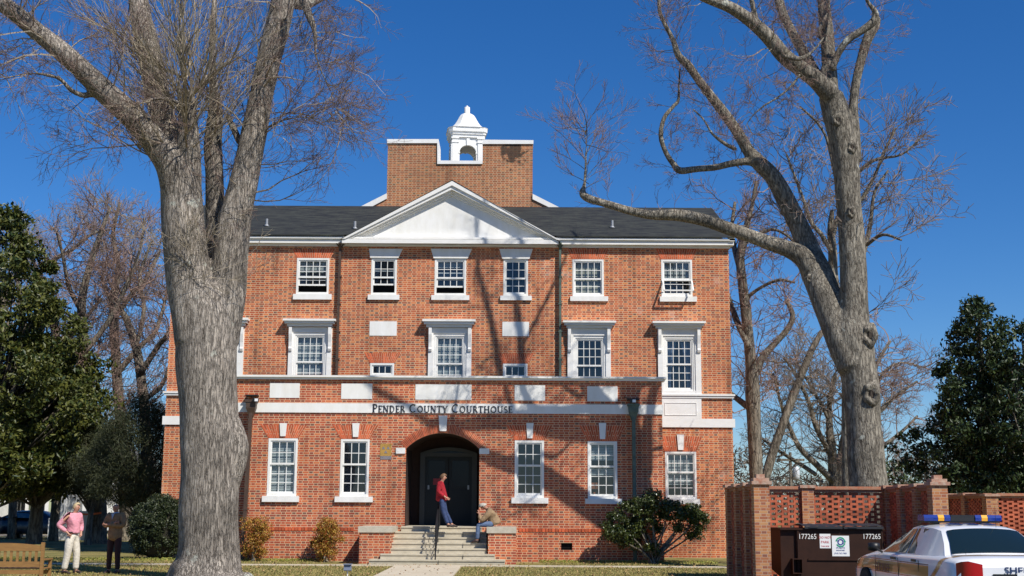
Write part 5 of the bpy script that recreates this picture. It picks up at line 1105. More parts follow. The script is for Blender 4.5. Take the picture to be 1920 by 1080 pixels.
k.prismx([(YD0+.06, .14), (YD0+.06, dz-.04), (YD0+1.3, dz-.04), (YD0+1.3, .3)], dl, dx0-.001)
k.box(dl-.02, dx1+.03, YD0-.035, YD0+1.38, dz-.06, dz-.02); zr_ = P(1560, 1049, YD0).z
k.box(dx0+.25, dx1, YD0-.03, YD0-.001, zr_-.02, zr_+.02); k.box(dx0, dx1, YD0-.035, YD0-.001, .14, .22)
for xx in (dx0+.02, dx1-.05): k.box(xx, xx+.03, YD0-.02, YD0-.001, .22, dz-.07)
body = k.build('body', m_dump, e)
k = MB(); fp = P(1487, 1060, YD0-.1); 
for z0, z1, y in ((zr_-.32, zr_+.02, -.14),): 
    k.box(dx0-.13, dx0+.10, YD0+y, YD0+.9, z0, z0+.02); k.box(dx0-.13, dx0+.10, YD0+y, YD0+.9, z1-.02, z1); k.box(dx0-.13, dx0-.11, YD0+y, YD0+.9, z0+.02, z1-.02); k.box(dx0+.08, dx0+.10, YD0+y, YD0+.9, z0+.02, z1-.02)
k.build('fork_pocket', m_dump, e)
k = MB()
for a, b in ((dx0+.18, (dx0+dx1)/2+.05), ((dx0+dx1)/2+.08, dx1-.01)):
    rows = []
    for j in range(7):
        y = YD0-.06+1.4*j/6; rows.append([(a+(b-a)*i/12, y, dz-.0+.05*math.sin(math.pi*j/6)+.02+(.012 if i % 3 == 1 else 0)+(.0 if a < dx0+.5 else .015)) for i in range(13)])
    k.grid(rows); k.box(a, b, YD0-.08, YD0-.055, dz-.03, dz+.025)
    k.box(a+.1, a+.3, YD0-.1, YD0-.08, dz-.01, dz+.015)
k.build('lid', m_lid, e)
def fm(px, py, Y): p = P(px, py, Y); return Matrix.Translation(p) @ Matrix.Rotation(R(90), 4, 'X')
for px in (1514, 1634.5):
    k = MB(); text_into(k, '177265', .165, fm(px, 1010.5, YD0-.010), sx=.86, ext=.006); k.build('number_stencil', m_stn, body)
def sticker(a, b, c, d, name):
    q = rect(a, b, c, d, YD0-.006); k = MB(); k.box(q[0], q[1], YD0-.006, YD0-.001, q[2], q[3]); return k.build(name, m_lab, body)
st1 = sticker(1537, 1001, 1557.5, 1028, 'warning_sticker'); st2 = sticker(1560, 1004.5, 1592.5, 1043, 'company_sticker')
k = MB()
for tx, py, sz in (('DO NOT', 1009.8, .072), ('PARK', 1018.6, .080), ('THIS SIDE', 1025.5, .044)): text_into(k, tx, sz, fm(1547.2, py, YD0-.009), ext=.001)
k.build('print', m_lred, st1)
k = MB(); lc = P(1576, 1016.5, YD0-.009)
def arcband(k, cx, cz_, r0, r1, a0, a1, n=14, head=True):
    p = [(cx+r1*math.cos(R(a0+(a1-a0)*i/n)), cz_+r1*math.sin(R(a0+(a1-a0)*i/n))) for i in range(n+1)]+[(cx+r0*math.cos(R(a1+(a0-a1)*i/n)), cz_+r0*math.sin(R(a1+(a0-a1)*i/n))) for i in range(n+1)]
    k.prism(p, YD0-.010, YD0-.0065)
    if head:
        rm = (r0+r1)/2; h = (r1-r0)*1.1; x, z = cx+rm*math.cos(R(a1)), cz_+rm*math.sin(R(a1)); tx, tz = -math.sin(R(a1)), math.cos(R(a1)); s_ = 1 if a1 > a0 else -1
        k.prism([(x+h*math.cos(R(a1)), z+h*math.sin(R(a1))), (x-h*math.cos(R(a1)), z-h*math.sin(R(a1))), (x+tx*s_*h*1.2, z+tz*s_*h*1.2)], YD0-.0102, YD0-.0064)
arcband(k, lc.x, lc.z, .085, .115, 170, 10); arcband(k, lc.x, lc.z, .085, .115, -15, -150, head=False); k.build('green_emblem', m_lgrn, st2)
k = MB(); arcband(k, lc.x, lc.z, .045, .072, 130, -20); arcband(k, lc.x, lc.z, .045, .072, -50, -200)
for tx, py, sz in (('WASTE', 1029, .062), ('INDUSTRIES', 1033, .036), ('(910) 762-7083', 1038.8, .046)): text_into(k, tx, sz, fm(1576, py, YD0-.009), ext=.001)
k.build('print', m_lblu, st2)
# ================================================================== patrol car
def carpaint():
    m = bpy.data.materials.new('white_gold_car_paint'); m.use_nodes = True; t = m.node_tree; N = t.nodes; L = t.links; b = N['Principled BSDF']
    b.inputs['Roughness'].default_value = .22; b.inputs['Coat Weight'].default_value = .6; b.inputs['Coat Roughness'].default_value = .05
    co = N.new('ShaderNodeTexCoord'); sp = N.new('ShaderNodeSeparateXYZ'); L.new(co.outputs['Object'], sp.inputs[0])
    def M(op, a, b_=None, c=None):
        n = N.new('ShaderNodeMath'); n.operation = op
        for i, v in enumerate((a, b_, c)):
            if v is None: continue
            if isinstance(v, (int, float)): n.inputs[i].default_value = v
            else: L.new(v, n.inputs[i])
        return n.outputs[0]
    x, y, z = sp.outputs
    # band along the side; behind the rear door it sweeps up and over the boot lid below the rear window
    side = M('MULTIPLY', M('LESS_THAN', M('ABSOLUTE', M('SUBTRACT', z, .775)), .085), M('GREATER_THAN', y, -1.55))
    k = M('ADD', y, M('MULTIPLY', M('POWER', M('MAXIMUM', M('SUBTRACT', 1.03, z), 0), 1.4), -1.9))     # curve coordinate
    sweep = M('MULTIPLY', M('LESS_THAN', M('ABSOLUTE', M('ADD', k, 2.10)), .07), M('GREATER_THAN', z, .60))
    sweep = M('MULTIPLY', sweep, M('LESS_THAN', z, 1.12))
    g = M('MAXIMUM', side, sweep)
    e1 = M('MULTIPLY', M('LESS_THAN', M('ABSOLUTE', M('SUBTRACT', M('ABSOLUTE', M('SUBTRACT', z, .775)), .10)), .008), M('GREATER_THAN', y, -1.55))
    e2 = M('MULTIPLY', M('LESS_THAN', M('ABSOLUTE', M('SUBTRACT', M('ABSOLUTE', M('ADD', k, 2.10)), .085)), .007), M('GREATER_THAN', z, .60))
    e = M('MAXIMUM', e1, e2)
    mx = N.new('ShaderNodeMix'); mx.data_type = 'RGBA'; L.new(g, mx.inputs[0]); mx.inputs[6].default_value = (.80, .80, .80, 1); mx.inputs[7].default_value = (.46, .26, .06, 1)
    m2 = N.new('ShaderNodeMix'); m2.data_type = 'RGBA'; L.new(e, m2.inputs[0]); L.new(mx.outputs[2], m2.inputs[6]); m2.inputs[7].default_value = (.10, .035, .02, 1)
    L.new(m2.outputs[2], b.inputs['Base Color']); return m
m_car = carpaint(); m_tyre = mat('tyre_rubber', (.02, .02, .02), .8); m_chrome = mat('chrome', (.6, .6, .6), .2, metal=1.0)
m_cblue = mat('blue_lens', (.005, .03, .22), .15); m_camb = mat('amber_lens', (.75, .36, .02), .2); m_tail = mat('red_tail_lens', (.38, .008, .01), .12); m_ctext = mat('car_navy_lettering', (.015, .03, .10), .4); m_cgold = mat('car_maroon_lettering', (.16, .03, .03), .4)
m_cg = mat('dark_car_glass', (.008, .016, .014), .04, spec=.9)
def sedan(loc, rot, label, paint, name='police_car', group=None, police=True, parts=True):
    e = empty(name, loc, label, 'car', group); e.rotation_euler = (0, 0, 0)
    CMx = Matrix.Translation(loc) @ Matrix.Rotation(rot, 4, 'Z'); 
    # stations: y, half width, shoulder z, top z, bottom z
    ST = [(-2.70, .80, .86, .90, .34), (-2.66, .90, .93, .975, .28), (-2.50, .955, .975, 1.025, .25), (-2.1, .975, .985, 1.04, .25), (-1.6, .985, .985, 1.045, .25), (-1.0, .99, .98, 1.02, .24), (0, .99, .975, 1.01, .24), (.9, .99, .97, 1.01, .24), (1.3, .985, .96, 1.03, .24), (1.8, .98, .92, 1.0, .25), (2.3, .955, .85, .93, .25), (2.58, .90, .77, .84, .27), (2.70, .78, .66, .70, .32)]
    from_w = lambda w_, sh, tp, bt: [(0, bt), (w_*.86, bt), (w_*.975, bt+.08), (w_, .50), (w_*.995, .66), (w_*.975, sh-.05), (w_*.94, sh-.008), (w_*.88, sh+.012), (w_*.70, tp-.012), (w_*.35, tp), (0, tp)]
    b = MB(CMx); rows = []
    for y, w_, sh, tp, bt in ST:
        h = from_w(w_, sh, tp, bt); rows.append([(x, y, z) for x, z in h]+[(-x, y, z) for x, z in h[::-1][1:]])
    b.grid(rows, 0, True, flip=True); b.add(rows[0], [tuple(range(len(rows[0])))], 0); b.add(rows[-1], [tuple(range(len(rows[-1])-1, -1, -1))], 0)
    # cabin shell: base ring -> roof
    base_z = 1.0; B0 = dict(fy=1.28, ry=-1.80, fw=.80, rw=.80); roofp = [(.42, .56, 1.375), (.15, .60, 1.42), (-.35, .62, 1.435), (-.80, .61, 1.42), (-1.08, .585, 1.385)]
    rws = []
    n = 11
    def sec(y, w_, z, crown): return [(w_*(2*i/(n-1)-1), y-0*0, z+crown*(1-(2*i/(n-1)-1)**2)-(.018 if i in (0, n-1) else 0)) for i in range(n)]
    rws = [sec(B0['fy'], B0['fw'], base_z, .02), sec(.85, .68, 1.19, .02)]+[sec(y, w_, z, .035) for y, w_, z in roofp]+[sec(-1.45, .68, 1.20, .03), sec(B0['ry'], B0['rw'], base_z+.0, .02)]
    b.grid(rws, 0, True)
    # cabin sides down to the belt line
    for s_ in (-1, 1):
        top = [(s_*abs(r[0][0]), r[0][1], r[0][2]) for r in rws]; bot = [(s_*(.86 if 0 < i < len(rws)-1 else .80), r[0][1], .97) for i, r in enumerate(rws)]
        b.grid([top, bot], 0, True, flip=(s_ > 0))
    body = b.build('body', paint, e)
    # axis aligned lattice for the paint bands needs local coordinates: keep the mesh local and rotate the child
    me = body.data; inv = CMx.inverted() @ Matrix.Translation(loc); me.transform(inv); body.matrix_basis = Matrix.Rotation(rot, 4, 'Z')
    def patch(P4, name, m, off=.012, par=None, nu=6, nv=3):
        a, b_, c, d = [Vector(p) for p in P4]; nrm = (b_-a).cross(d-a).normalized(); k = MB(CMx); rows = []
        for j in range(nv+1):
            rows.append([(a.lerp(b_, i/nu)).lerp(d.lerp(c, i/nu), j/nv)+nrm*off for i in range(nu+1)])
        k.grid(rows); return k.build(name, m, par or body)
    # rear glass follows the shell
    k = MB(CMx); r0, r1, r2 = rws[-3], rws[-2], rws[-1]; g = []
    for t_, (ra, rb) in ((.12, (r0, r1)), (.5, (r0, r1)), (1, (r0, r1)), (.45, (r1, r2)), (.80, (r1, r2))):
        row = []
        for i in range(n):
            f = .45+(n-1.9)*i/(n-1); i0 = int(f); fr = f-i0; q = Vector(ra[i0]).lerp(Vector(ra[min(n-1, i0+1)]), fr).lerp(Vector(rb[i0]).lerp(Vector(rb[min(n-1, i0+1)]), fr), t_); row.append(q+Vector((0, -.012, .012)))
        g.append(row)
    k.grid(g); k.build('rear_window', m_cg, body)
    k = MB(CMx); g = []
    for t_ in (.1, .5, .9):
        g.append([Vector(rws[0][i]).lerp(Vector(rws[2][i]), t_)+Vector((0, .012, .03)) for i in range(1, n-1)])
    k.grid(g); k.build('windscreen', m_cg, body)
    for s_ in (-1, 1):
        def SP(y, t_):   # point on the cabin side at station y, t 0 belt .. 1 roof
            ys = [r[0][1] for r in rws]
            for i in range(len(ys)-1):
                if ys[i] >= y >= ys[i+1]: f = (ys[i]-y)/(ys[i]-ys[i+1]); break
            tp = Vector(rws[i][0]).lerp(Vector(rws[i+1][0]), f); tp.x = abs(tp.x); bt = Vector((.86, y, .97)); q = bt.lerp(tp, t_); q.x *= s_; return q
        for nm, prof in (('front_side_window', [(.98, .12, .78), (.80, .10, .93), (.5, .09, .95), (.2, .09, .95), (-.12, .08, .95)]), ('rear_side_window', [(-.20, .08, .95), (-.5, .08, .95), (-.8, .09, .93), (-1.05, .10, .88)]), ('quarter_window', [(-1.10, .11, .84), (-1.28, .14, .66), (-1.42, .22, .52)])):
            k = MB(CMx); o = Vector((s_*.008, 0, .002)); k.grid([[SP(y, a)+o for y, a, c in prof], [SP(y, (a+c)/2)+o for y, a, c in prof], [SP(y, c)+o for y, a, c in prof]]); k.build(nm, m_cg, body)
        for ya_, yb_ in ((.0, .20), (-.98, -.80)): k = MB(CMx); k.box(s_*.97, s_*1.0, ya_, yb_, .90, .935); k.build('door_handle', m_black, body)
        for ya_ in (-.155, 1.02, -1.10): k = MB(CMx); k.box(s_*.985, s_*.9935, ya_-.004, ya_+.004, .36, .93); k.build('panel_gap', m_black, body)
        for y in (1.62, -1.62):
            k = MB(CMx); a = [(y+.37*math.cos(R(q)), .34+.37*math.sin(R(q))) for q in range(0, 360, 15)]; k.prismx([(p, q) for p, q in a], s_*.80, s_*.992); k.build('wheel_arch', m_dark, body)
            k = MB(CMx); ang = [(y+.33*math.cos(R(q)), .33+.33*math.sin(R(q))) for q in range(0, 360, 12)]; k.prismx(ang, s_*.78, s_*.998); wh = k.build('wheel', m_tyre, body)
            k = MB(CMx); k.prismx([(y+.2*math.cos(R(q)), .33+.2*math.sin(R(q))) for q in range(0, 360, 12)], s_*.9, s_*1.002); k.build('hubcap', m_chrome, wh)
        k = MB(CMx)
        for (y, z, r_) in ((.93, 1.07, .075),): k.lathe([(.02, z-.07), (r_+.02, z-.06), (r_+.03, z), (r_+.02, z+.06), (.02, z+.07)], s_*1.03, y, 10)
        k.bar((s_*.88, .95, .98), (s_*1.0, .93, 1.04), .03, .03); k.build('door_mirror', m_black, body)
        k = MB(CMx)
        rr = [[(s_*.64, -2.727, z) for z in (.66, .74, .84, .93)], [(s_*.75, -2.735, z) for z in (.66, .74, .86, .955)], [(s_*.84, -2.72, z) for z in (.665, .75, .88, .975)], [(s_*.915, -2.66, z) for z in (.67, .76, .88, .965)], [(s_*.955, -2.56, z) for z in (.68, .76, .87, .94)]]
        k.grid(rr, 0, True, flip=(s_ < 0)); k.build('tail_light', m_tail, body)
    k = MB(CMx); k.box(-.93, .93, -2.79, -2.60, .40, .62); k.build('rear_bumper', paint if not police else mat('bumper_paint', (.72, .72, .72), .35), body)
    k = MB(CMx); k.box(-.49, .49, -2.722, -2.70, .70, .80); k.build('trim_panel', m_black, body)
    k = MB(CMx); k.box(-.16, .16, -2.735, -2.723, .66, .82); k.build('number_plate', m_lab, body)
    if police:
        k = MB(CMx); text_into(k, 'SHERIFF', .132, Matrix.Translation((-.05, -2.712, .808)) @ Matrix.Rotation(R(84), 4, 'X'), ext=.003, sx=1.2); k.build('boot_lettering', m_ctext, body)
        k = MB(CMx); text_into(k, 'SHERIFF', .20, Matrix.Translation((-1.0, .62, .68)) @ Matrix.Rotation(R(-90), 4, 'Z') @ Matrix.Rotation(R(90), 4, 'X'), ext=.003, sx=1.1); k.build('door_lettering', m_cgold, body)
        k = MB(CMx); text_into(k, '835', .36, Matrix.Translation((0, -.86, 1.458)) @ Matrix.Rotation(R(4), 4, 'X'), ext=.004, sx=1.5); k.build('roof_number', m_ctext, body)
        k = MB(CMx); k.box(-.60, .60, -.38, -.12, 1.485, 1.51); k.box(-.45, -.35, -.33, -.17, 1.44, 1.485); k.box(.35, .45, -.33, -.17, 1.44, 1.485)
        for (xa, xb) in ((-.19, .19),): k.box(xa, xb, -.39, -.11, 1.512, 1.605)
        bar = k.build('light_bar', m_black, body)
        for xa, xb, mm, nm in ((-.62, -.40, m_cblue, 'blue_lens'), (-.395, -.30, m_camb, 'amber_lens'), (-.295, -.20, m_cblue, 'blue_lens'), (.20, .295, m_cblue, 'blue_lens'), (.30, .395, m_camb, 'amber_lens'), (.40, .62, m_cblue, 'blue_lens')):
            k = MB(CMx); x0, x1 = (xa, xb); k.prismx([(-.40, 1.512), (-.41, 1.56), (-.38, 1.605), (-.12, 1.605), (-.09, 1.56), (-.10, 1.512)], x0, x1); k.build(nm, mm, bar)
        k = MB(CMx); k.tube([(-.55, -1.9, .98), (-.56, -1.92, 1.12)], [.004, .002], 5); k.tube([(.28, -1.0, 1.38), (.27, -1.02, 1.75)], [.004, .002], 5); k.build('antenna', m_black, body)
    return e
carp = P(1925, 1060, -23.3)
sedan(Vector((carp.x-.03, -20.5, 0)), R(.8), 'white and gold patrol car with roof light bar, seen from behind', m_car)
# ================================================================== people
def skinned(name, nodes, edges, root, mats, parent, M, sub=2, matf=None):
    ids = list(nodes); ix = {k: i for i, k in enumerate(ids)}
    me = bpy.data.meshes.new(name); me.from_pydata([nodes[k][:3] for k in ids], [(ix[a], ix[b]) for a, b in edges], [])
    o = bpy.data.objects.new(name, me); SC.collection.objects.link(o)
    md = o.modifiers.new('skin', 'SKIN'); md.use_smooth_shade = True; md.branch_smoothing = .4
    sv = me.skin_vertices[0].data
    for k in ids:
        r = nodes[k][3:]; sv[ix[k]].radius = (r[0], r[1] if len(r) > 1 else r[0]); sv[ix[k]].use_root = (k == root)
    s_ = o.modifiers.new('sub', 'SUBSURF'); s_.levels = sub; s_.render_levels = sub
    m2 = bpy.data.meshes.new_from_object(o.evaluated_get(bpy.context.evaluated_depsgraph_get()))
    bpy.data.objects.remove(o); bpy.data.meshes.remove(me)
    if matf:
        for p in m2.polygons: p.material_index = matf(p.center)
    off = Vector(rootloc(parent)); m2.transform(Matrix.Translation(-off) @ M)
    for m in (mats if isinstance(mats, list) else [mats]): m2.materials.append(m)
    m2.name = name; o = bpy.data.objects.new(name, m2); SC.collection.objects.link(o); o.parent = parent
    return o
def hand(nodes, edges, key, wrist, dirv, side, curl=.3, fk=0):
    """palm, four unequal fingers and a thumb rooted at its side."""
    w = Vector(wrist); d = Vector(dirv).normalized(); s_ = Vector(side).normalized(); n = d.cross(s_).normalized()
    palm = w+d*.055; nodes[key+'p'] = (*palm, .034, .018); edges.append((key, key+'p'))
    kn = w+d*.09; nodes[key+'k'] = (*kn, .036, .016); edges.append((key+'p', key+'k'))
    for i, L_ in enumerate((.070, .080, .074, .058)):
        b = kn+s_*(i-1.5)*.019; a = b+d*L_*.5+n*curl*.01; e_ = b+d*L_*.95*(1-curl*.3)+n*curl*.05
        nodes[f'{key}f{i}a'] = (*a, .0095); nodes[f'{key}f{i}b'] = (*e_, .008); edges.append((key+'k', f'{key}f{i}a')); edges.append((f'{key}f{i}a', f'{key}f{i}b'))
    t0 = w+d*.045-s_*.042; t1 = w+d*.085-s_*.058+n*.012; nodes[key+'t0'] = (*t0, .012); nodes[key+'t1'] = (*t1, .0095); edges.append((key+'p', key+'t0')); edges.append((key+'t0', key+'t1'))
m_skin = mat('skin', (.52, .27, .18), .6); m_skind = mat('tanned_skin', (.36, .17, .11), .6)
m_eye = mat('eye_dark', (.02, .015, .012), .3)
def person(loc, heading, label, J, cl, cat='person', skin=None, hair=None, sc=1.0):
    """J: joints in metres, local frame +X = facing direction."""
    e = empty('person', loc, label, cat); M = Matrix.Translation(loc) @ Matrix.Rotation(heading, 4, 'Z') @ Matrix.Diagonal((sc, sc, sc, 1)); skin = skin or m_skin
    g = lambda k: Vector(J[k])
    N = {}; E = []
    def nd(k, p, *r): N[k] = (*p, *r)
    nd('pel', g('pel'), .09, .11); nd('sp', g('pel').lerp(g('ch'), .45), .085, .11); nd('ch', g('ch'), .09, .12); nd('nb', g('nk').lerp(g('ch'), .2), .065, .07); nd('nk', g('nk'), .052, .055)
    h = g('hd'); f = Vector(J['fc']).normalized(); up = (h-g('nk')).normalized()
    nd('jaw', h-up*.078+f*.020, .066, .060); nd('hd', h, .100, .086); nd('cr', h+up*.07-f*.008, .078, .068)
    E += [('pel', 'sp'), ('sp', 'ch'), ('ch', 'nb'), ('nb', 'nk'), ('nk', 'jaw'), ('jaw', 'hd'), ('hd', 'cr')]
    for s_ in ('l', 'r'):
        nd('sh'+s_, g('sh'+s_), .035); nd('el'+s_, g('el'+s_), .036); nd('ha'+s_, g('ha'+s_), .028)
        E += [('ch', 'sh'+s_), ('sh'+s_, 'el'+s_), ('el'+s_, 'ha'+s_)]
        nd('hi'+s_, g('hi'+s_), .070); nd('kn'+s_, g('kn'+s_), .050); nd('an'+s_, g('an'+s_), .038); E += [('pel', 'hi'+s_), ('hi'+s_, 'kn'+s_), ('kn'+s_, 'an'+s_)]
        t_ = g('an'+s_)+Vector(J.get('toe'+s_, (.15, 0, -.06))); nd('to'+s_, t_, .03); E.append(('an'+s_, 'to'+s_))
        d = (g('ha'+s_)-g('el'+s_)).normalized(); d = (d+Vector(J.get('hd'+s_, (0, 0, 0)))).normalized(); sd = d.cross(Vector((0, 1, 0) if abs(d.y) < .8 else (1, 0, 0)))
        hand(N, E, 'ha'+s_, g('ha'+s_), d, sd, .5)
    body = skinned('body', N, E, 'pel', skin, e, M)
    # face: nose, lips, ears and eyes sit on the head surface
    rt = f.cross(up).normalized(); k = MB(M)
    def ell(c, r, mi=0, seg=8):
        rows = []
        for j in range(5):
            ph = math.pi*j/4; rows.append([c+f*(r[0]*math.sin(ph)*math.cos(a))+rt*(r[1]*math.sin(ph)*math.sin(a))+up*(r[2]*math.cos(ph)) for a in [6.2832*i/seg for i in range(seg+1)]])
        k.grid(rows, mi)
    ell(h+f*.088-up*.022, (.022, .012, .022)); ell(h+f*.076-up*.056, (.010, .022, .006), 1)
    for q in (-1, 1): ell(h+rt*q*.076-up*.012-f*.008, (.016, .008, .028)); ell(h+f*.080+rt*q*.030+up*.004, (.008, .010, .006), 2)
    k.build('face', [skin, mat('lips', (.35, .12, .10), .5), m_eye], e)
    # clothes
    top, tr = cl['top'], cl['trousers']; N = {}; E = []; a_ = cl.get('loose', 1.0)
    hem = g('pel')+(g('pel')-g('ch')).normalized()*cl.get('hem', .10)
    nd('hem', hem, .150*a_, .185*a_); nd('pel', g('pel')+Vector((0, 0, .06)), .142*a_, .172*a_); nd('sp', g('pel').lerp(g('ch'), .5), .138*a_, .168*a_); nd('ch', g('ch'), .135*a_, .175*a_); nd('nb', g('nk')-up*.035, .078, .085)
    E += [('hem', 'pel'), ('pel', 'sp'), ('sp', 'ch'), ('ch', 'nb')]
    for s_ in ('l', 'r'):
        nd('sh'+s_, g('sh'+s_), .102*a_); nd('ue'+s_, g('sh'+s_).lerp(g('el'+s_), .55), .070*a_); nd('el'+s_, g('el'+s_), .066*a_); nd('cu'+s_, g('el'+s_).lerp(g('ha'+s_), .93), .048*a_)
        E += [('ch', 'sh'+s_), ('sh'+s_, 'ue'+s_), ('ue'+s_, 'el'+s_), ('el'+s_, 'cu'+s_)]
    skinned(cl['topname'], N, E, 'ch', top, e, M)
    N = {}; E = []; b_ = cl.get('tloose', 1.0)
    nd('wa', g('pel')+Vector(J.get('waist', (0, 0, .12))), .125, .15); nd('pel', g('pel'), .145*b_, .165*b_); E.append(('wa', 'pel'))
    for s_ in ('l', 'r'):
        nd('hi'+s_, g('hi'+s_), .108*b_); nd('th'+s_, g('hi'+s_).lerp(g('kn'+s_), .5), .092*b_); nd('kn'+s_, g('kn'+s_), .076*b_); nd('cf'+s_, g('kn'+s_).lerp(g('an'+s_), .5), .070*b_); nd('an'+s_, g('kn'+s_).lerp(g('an'+s_), .97), .066*b_)
        E += [('pel', 'hi'+s_), ('hi'+s_, 'th'+s_), ('th'+s_, 'kn'+s_), ('kn'+s_, 'cf'+s_), ('cf'+s_, 'an'+s_)]
    skinned('trousers', N, E, 'pel', tr, e, M)
    for s_ in ('l', 'r'):
        a = g('an'+s_); tv = Vector(J.get('toe'+s_, (.15, 0, -.06))); N = {}; fl_ = Vector((tv.x, tv.y, 0)).normalized()
        nd('a', a+Vector((0, 0, -.02)), .05); nd('h', a+Vector((0, 0, -.045))-fl_*.045, .040, .042); nd('t', a+tv*.75, .044, .034); nd('u', a+tv*1.25, .036, .026); skinned('shoe', N, [('h', 'a'), ('a', 't'), ('t', 'u')], 'a', cl['shoe'], e, M)
    if hair:   # hair cap hugging the back and top of the head
        k = MB(M); hm, ln, front = hair; rows = []; n = 14
        for j in range(7):
            ph = (math.pi*.5+ln)*j/6; row = []
            for i in range(n+1):
                a = 6.2832*i/n; fr = math.cos(a); lim = ph*(1 if fr < .25 else front); rr = 1.0+.12*(fr < .25)
                row.append(h+up*.012-f*.008+up*(.100*rr*math.cos(lim))+f*(.100*rr*math.sin(lim)*fr)+rt*(.084*rr*math.sin(lim)*math.sin(a)))
            rows.append(row)
        k.grid(rows); k.build('hair', hm, e)
    for nm, m_, fn in cl.get('extra', ()):
        k = MB(M); fn(k, g, h, f, up, rt); k.build(nm, m_, e)
    return e
def fab(name, c, v=.25): return mat(name, c, .85, var=v, scale=14, bump=.6, bscale=22)
m_denim = fab('blue_denim', (.030, .052, .13)); m_denimL = fab('washed_denim', (.10, .15, .26)); m_red = fab('red_fleece', (.34, .008, .018)); m_tan = fab('tan_jacket', (.30, .20, .11)); m_pink = fab('pink_shirt', (.72, .30, .36), .12); m_cream = fab('cream_trousers', (.66, .60, .50), .12)
m_blz = fab('camel_blazer', (.27, .15, .07)); m_drk = fab('dark_brown_trousers', (.040, .012, .010)); m_shoe = mat('dark_shoes', (.03, .016, .012), .5); m_hairb = mat('brown_hair', (.16, .085, .04), .6, var=.4, scale=40); m_hairg = mat('grey_hair', (.42, .38, .32), .6, var=.3, scale=40); m_hairy = mat('sandy_grey_hair', (.48, .36, .20), .6, var=.3, scale=40)
# woman in the red jacket leaning back on the end of the handrail
ya = -1.25; pa = P(833.5, 993, ya)
hx = P(828, 940, ya).x
Jr = dict(pel=(0, 0, .86), ch=(-.02, 0, 1.24), nk=(.0, 0, 1.41), hd=(.05, 0, 1.535), fc=(1, -.1, -.12), shl=(-.03, .16, 1.33), ell=(-.07, .24, 1.08), hal=(.13, .17, .93), shr=(-.03, -.16, 1.33), elr=(-.09, -.23, 1.07), har=(.12, -.17, .93),
          hil=(.02, .085, .83), knl=(.11, .09, .47), anl=(.31, .09, .085), hir=(.02, -.085, .83), knr=(.07, -.09, .46), anr=(.22, -.09, .085))
person(Vector((hx, ya, flz-.012)), R(-4), 'person in a red jacket and jeans leaning against the handrail before the doors', Jr, dict(top=m_red, topname='jacket', trousers=m_denim, shoe=m_shoe, loose=1.16, hem=.10), hair=(m_hairb, .55, .55))
# man sitting hunched on the right cheek wall
yb = -1.45; pb = P(927, 984, yb)
Jb = dict(pel=(0, 0, .10), ch=(.10, 0, .43), nk=(.25, 0, .57), hd=(.35, 0, .63), fc=(1, 0, -.75), shl=(.12, .18, .46), ell=(.40, .20, .17), hal=(.47, .08, .38), shr=(.12, -.18, .46), elr=(.38, -.22, .14), har=(.46, -.08, .37), hdl=(0, 0, .6), hdr=(0, 0, .6),
          hil=(.06, .09, .09), knl=(.50, .13, .06), anl=(.52, .12, -.40), hir=(.06, -.09, .09), knr=(.50, -.15, .06), anr=(.50, -.14, -.40), waist=(.02, 0, .05))
def capf(k, g, h, f, up, rt):
    rows = []
    for j in range(6):
        ph = math.pi*.5*j/5; rows.append([h+up*(.02+.105*math.cos(ph))+f*(.108*math.sin(ph)*math.cos(a))+rt*(.095*math.sin(ph)*math.sin(a)) for a in [6.2832*i/14 for i in range(15)]])
    k.grid(rows); k.add([h+up*.025+f*.09+rt*.06, h+up*.025+f*.09-rt*.06, h+up*.012+f*.17-rt*.045, h+up*.012+f*.17+rt*.045], [(0, 1, 2, 3)])
person(Vector((pb.x, yb, flz+.01)), R(180), 'person in a tan jacket sitting hunched on the right cheek wall of the steps', Jb, dict(top=m_tan, topname='jacket', trousers=m_denimL, shoe=m_shoe, loose=1.28, hem=.06, extra=[('cap', m_hairg, capf)]), skin=m_skind, hair=(m_hairg, .4, .5))
# man in the pink shirt, hand on hip
yc = -8.6; pc = P(133, 1074, yc)
Jc = dict(pel=(-.02, 0, .98), ch=(.0, 0, 1.34), nk=(.01, 0, 1.53), hd=(.05, 0, 1.655), fc=(1, -.15, -.02), shl=(.03, .18, 1.45), ell=(.03, .30, 1.18), hal=(.10, .19, 1.02), shr=(-.05, -.18, 1.45), elr=(-.26, -.30, 1.20), har=(-.06, -.20, 1.03), hdr=(.3, 0, -.3),
          hil=(-.02, .095, .94), knl=(.06, .11, .50), anl=(.05, .12, .085), hir=(-.03, -.095, .94), knr=(-.06, -.11, .50), anr=(-.13, -.12, .085))
def belt(k, g, h, f, up, rt): k.lathe([(.150, 1.005), (.152, 1.04)], -.01, 0, 16)
person(Vector((pc.x, yc, 0)), R(-12), 'person in a pink shirt and cream trousers standing with a hand on the hip', Jc, dict(top=m_pink, topname='shirt', trousers=m_cream, shoe=m_shoe, loose=1.12, hem=.0, tloose=1.22, extra=[('belt', m_shoe, belt)]), hair=(m_hairy, .55, .45), sc=1.0)
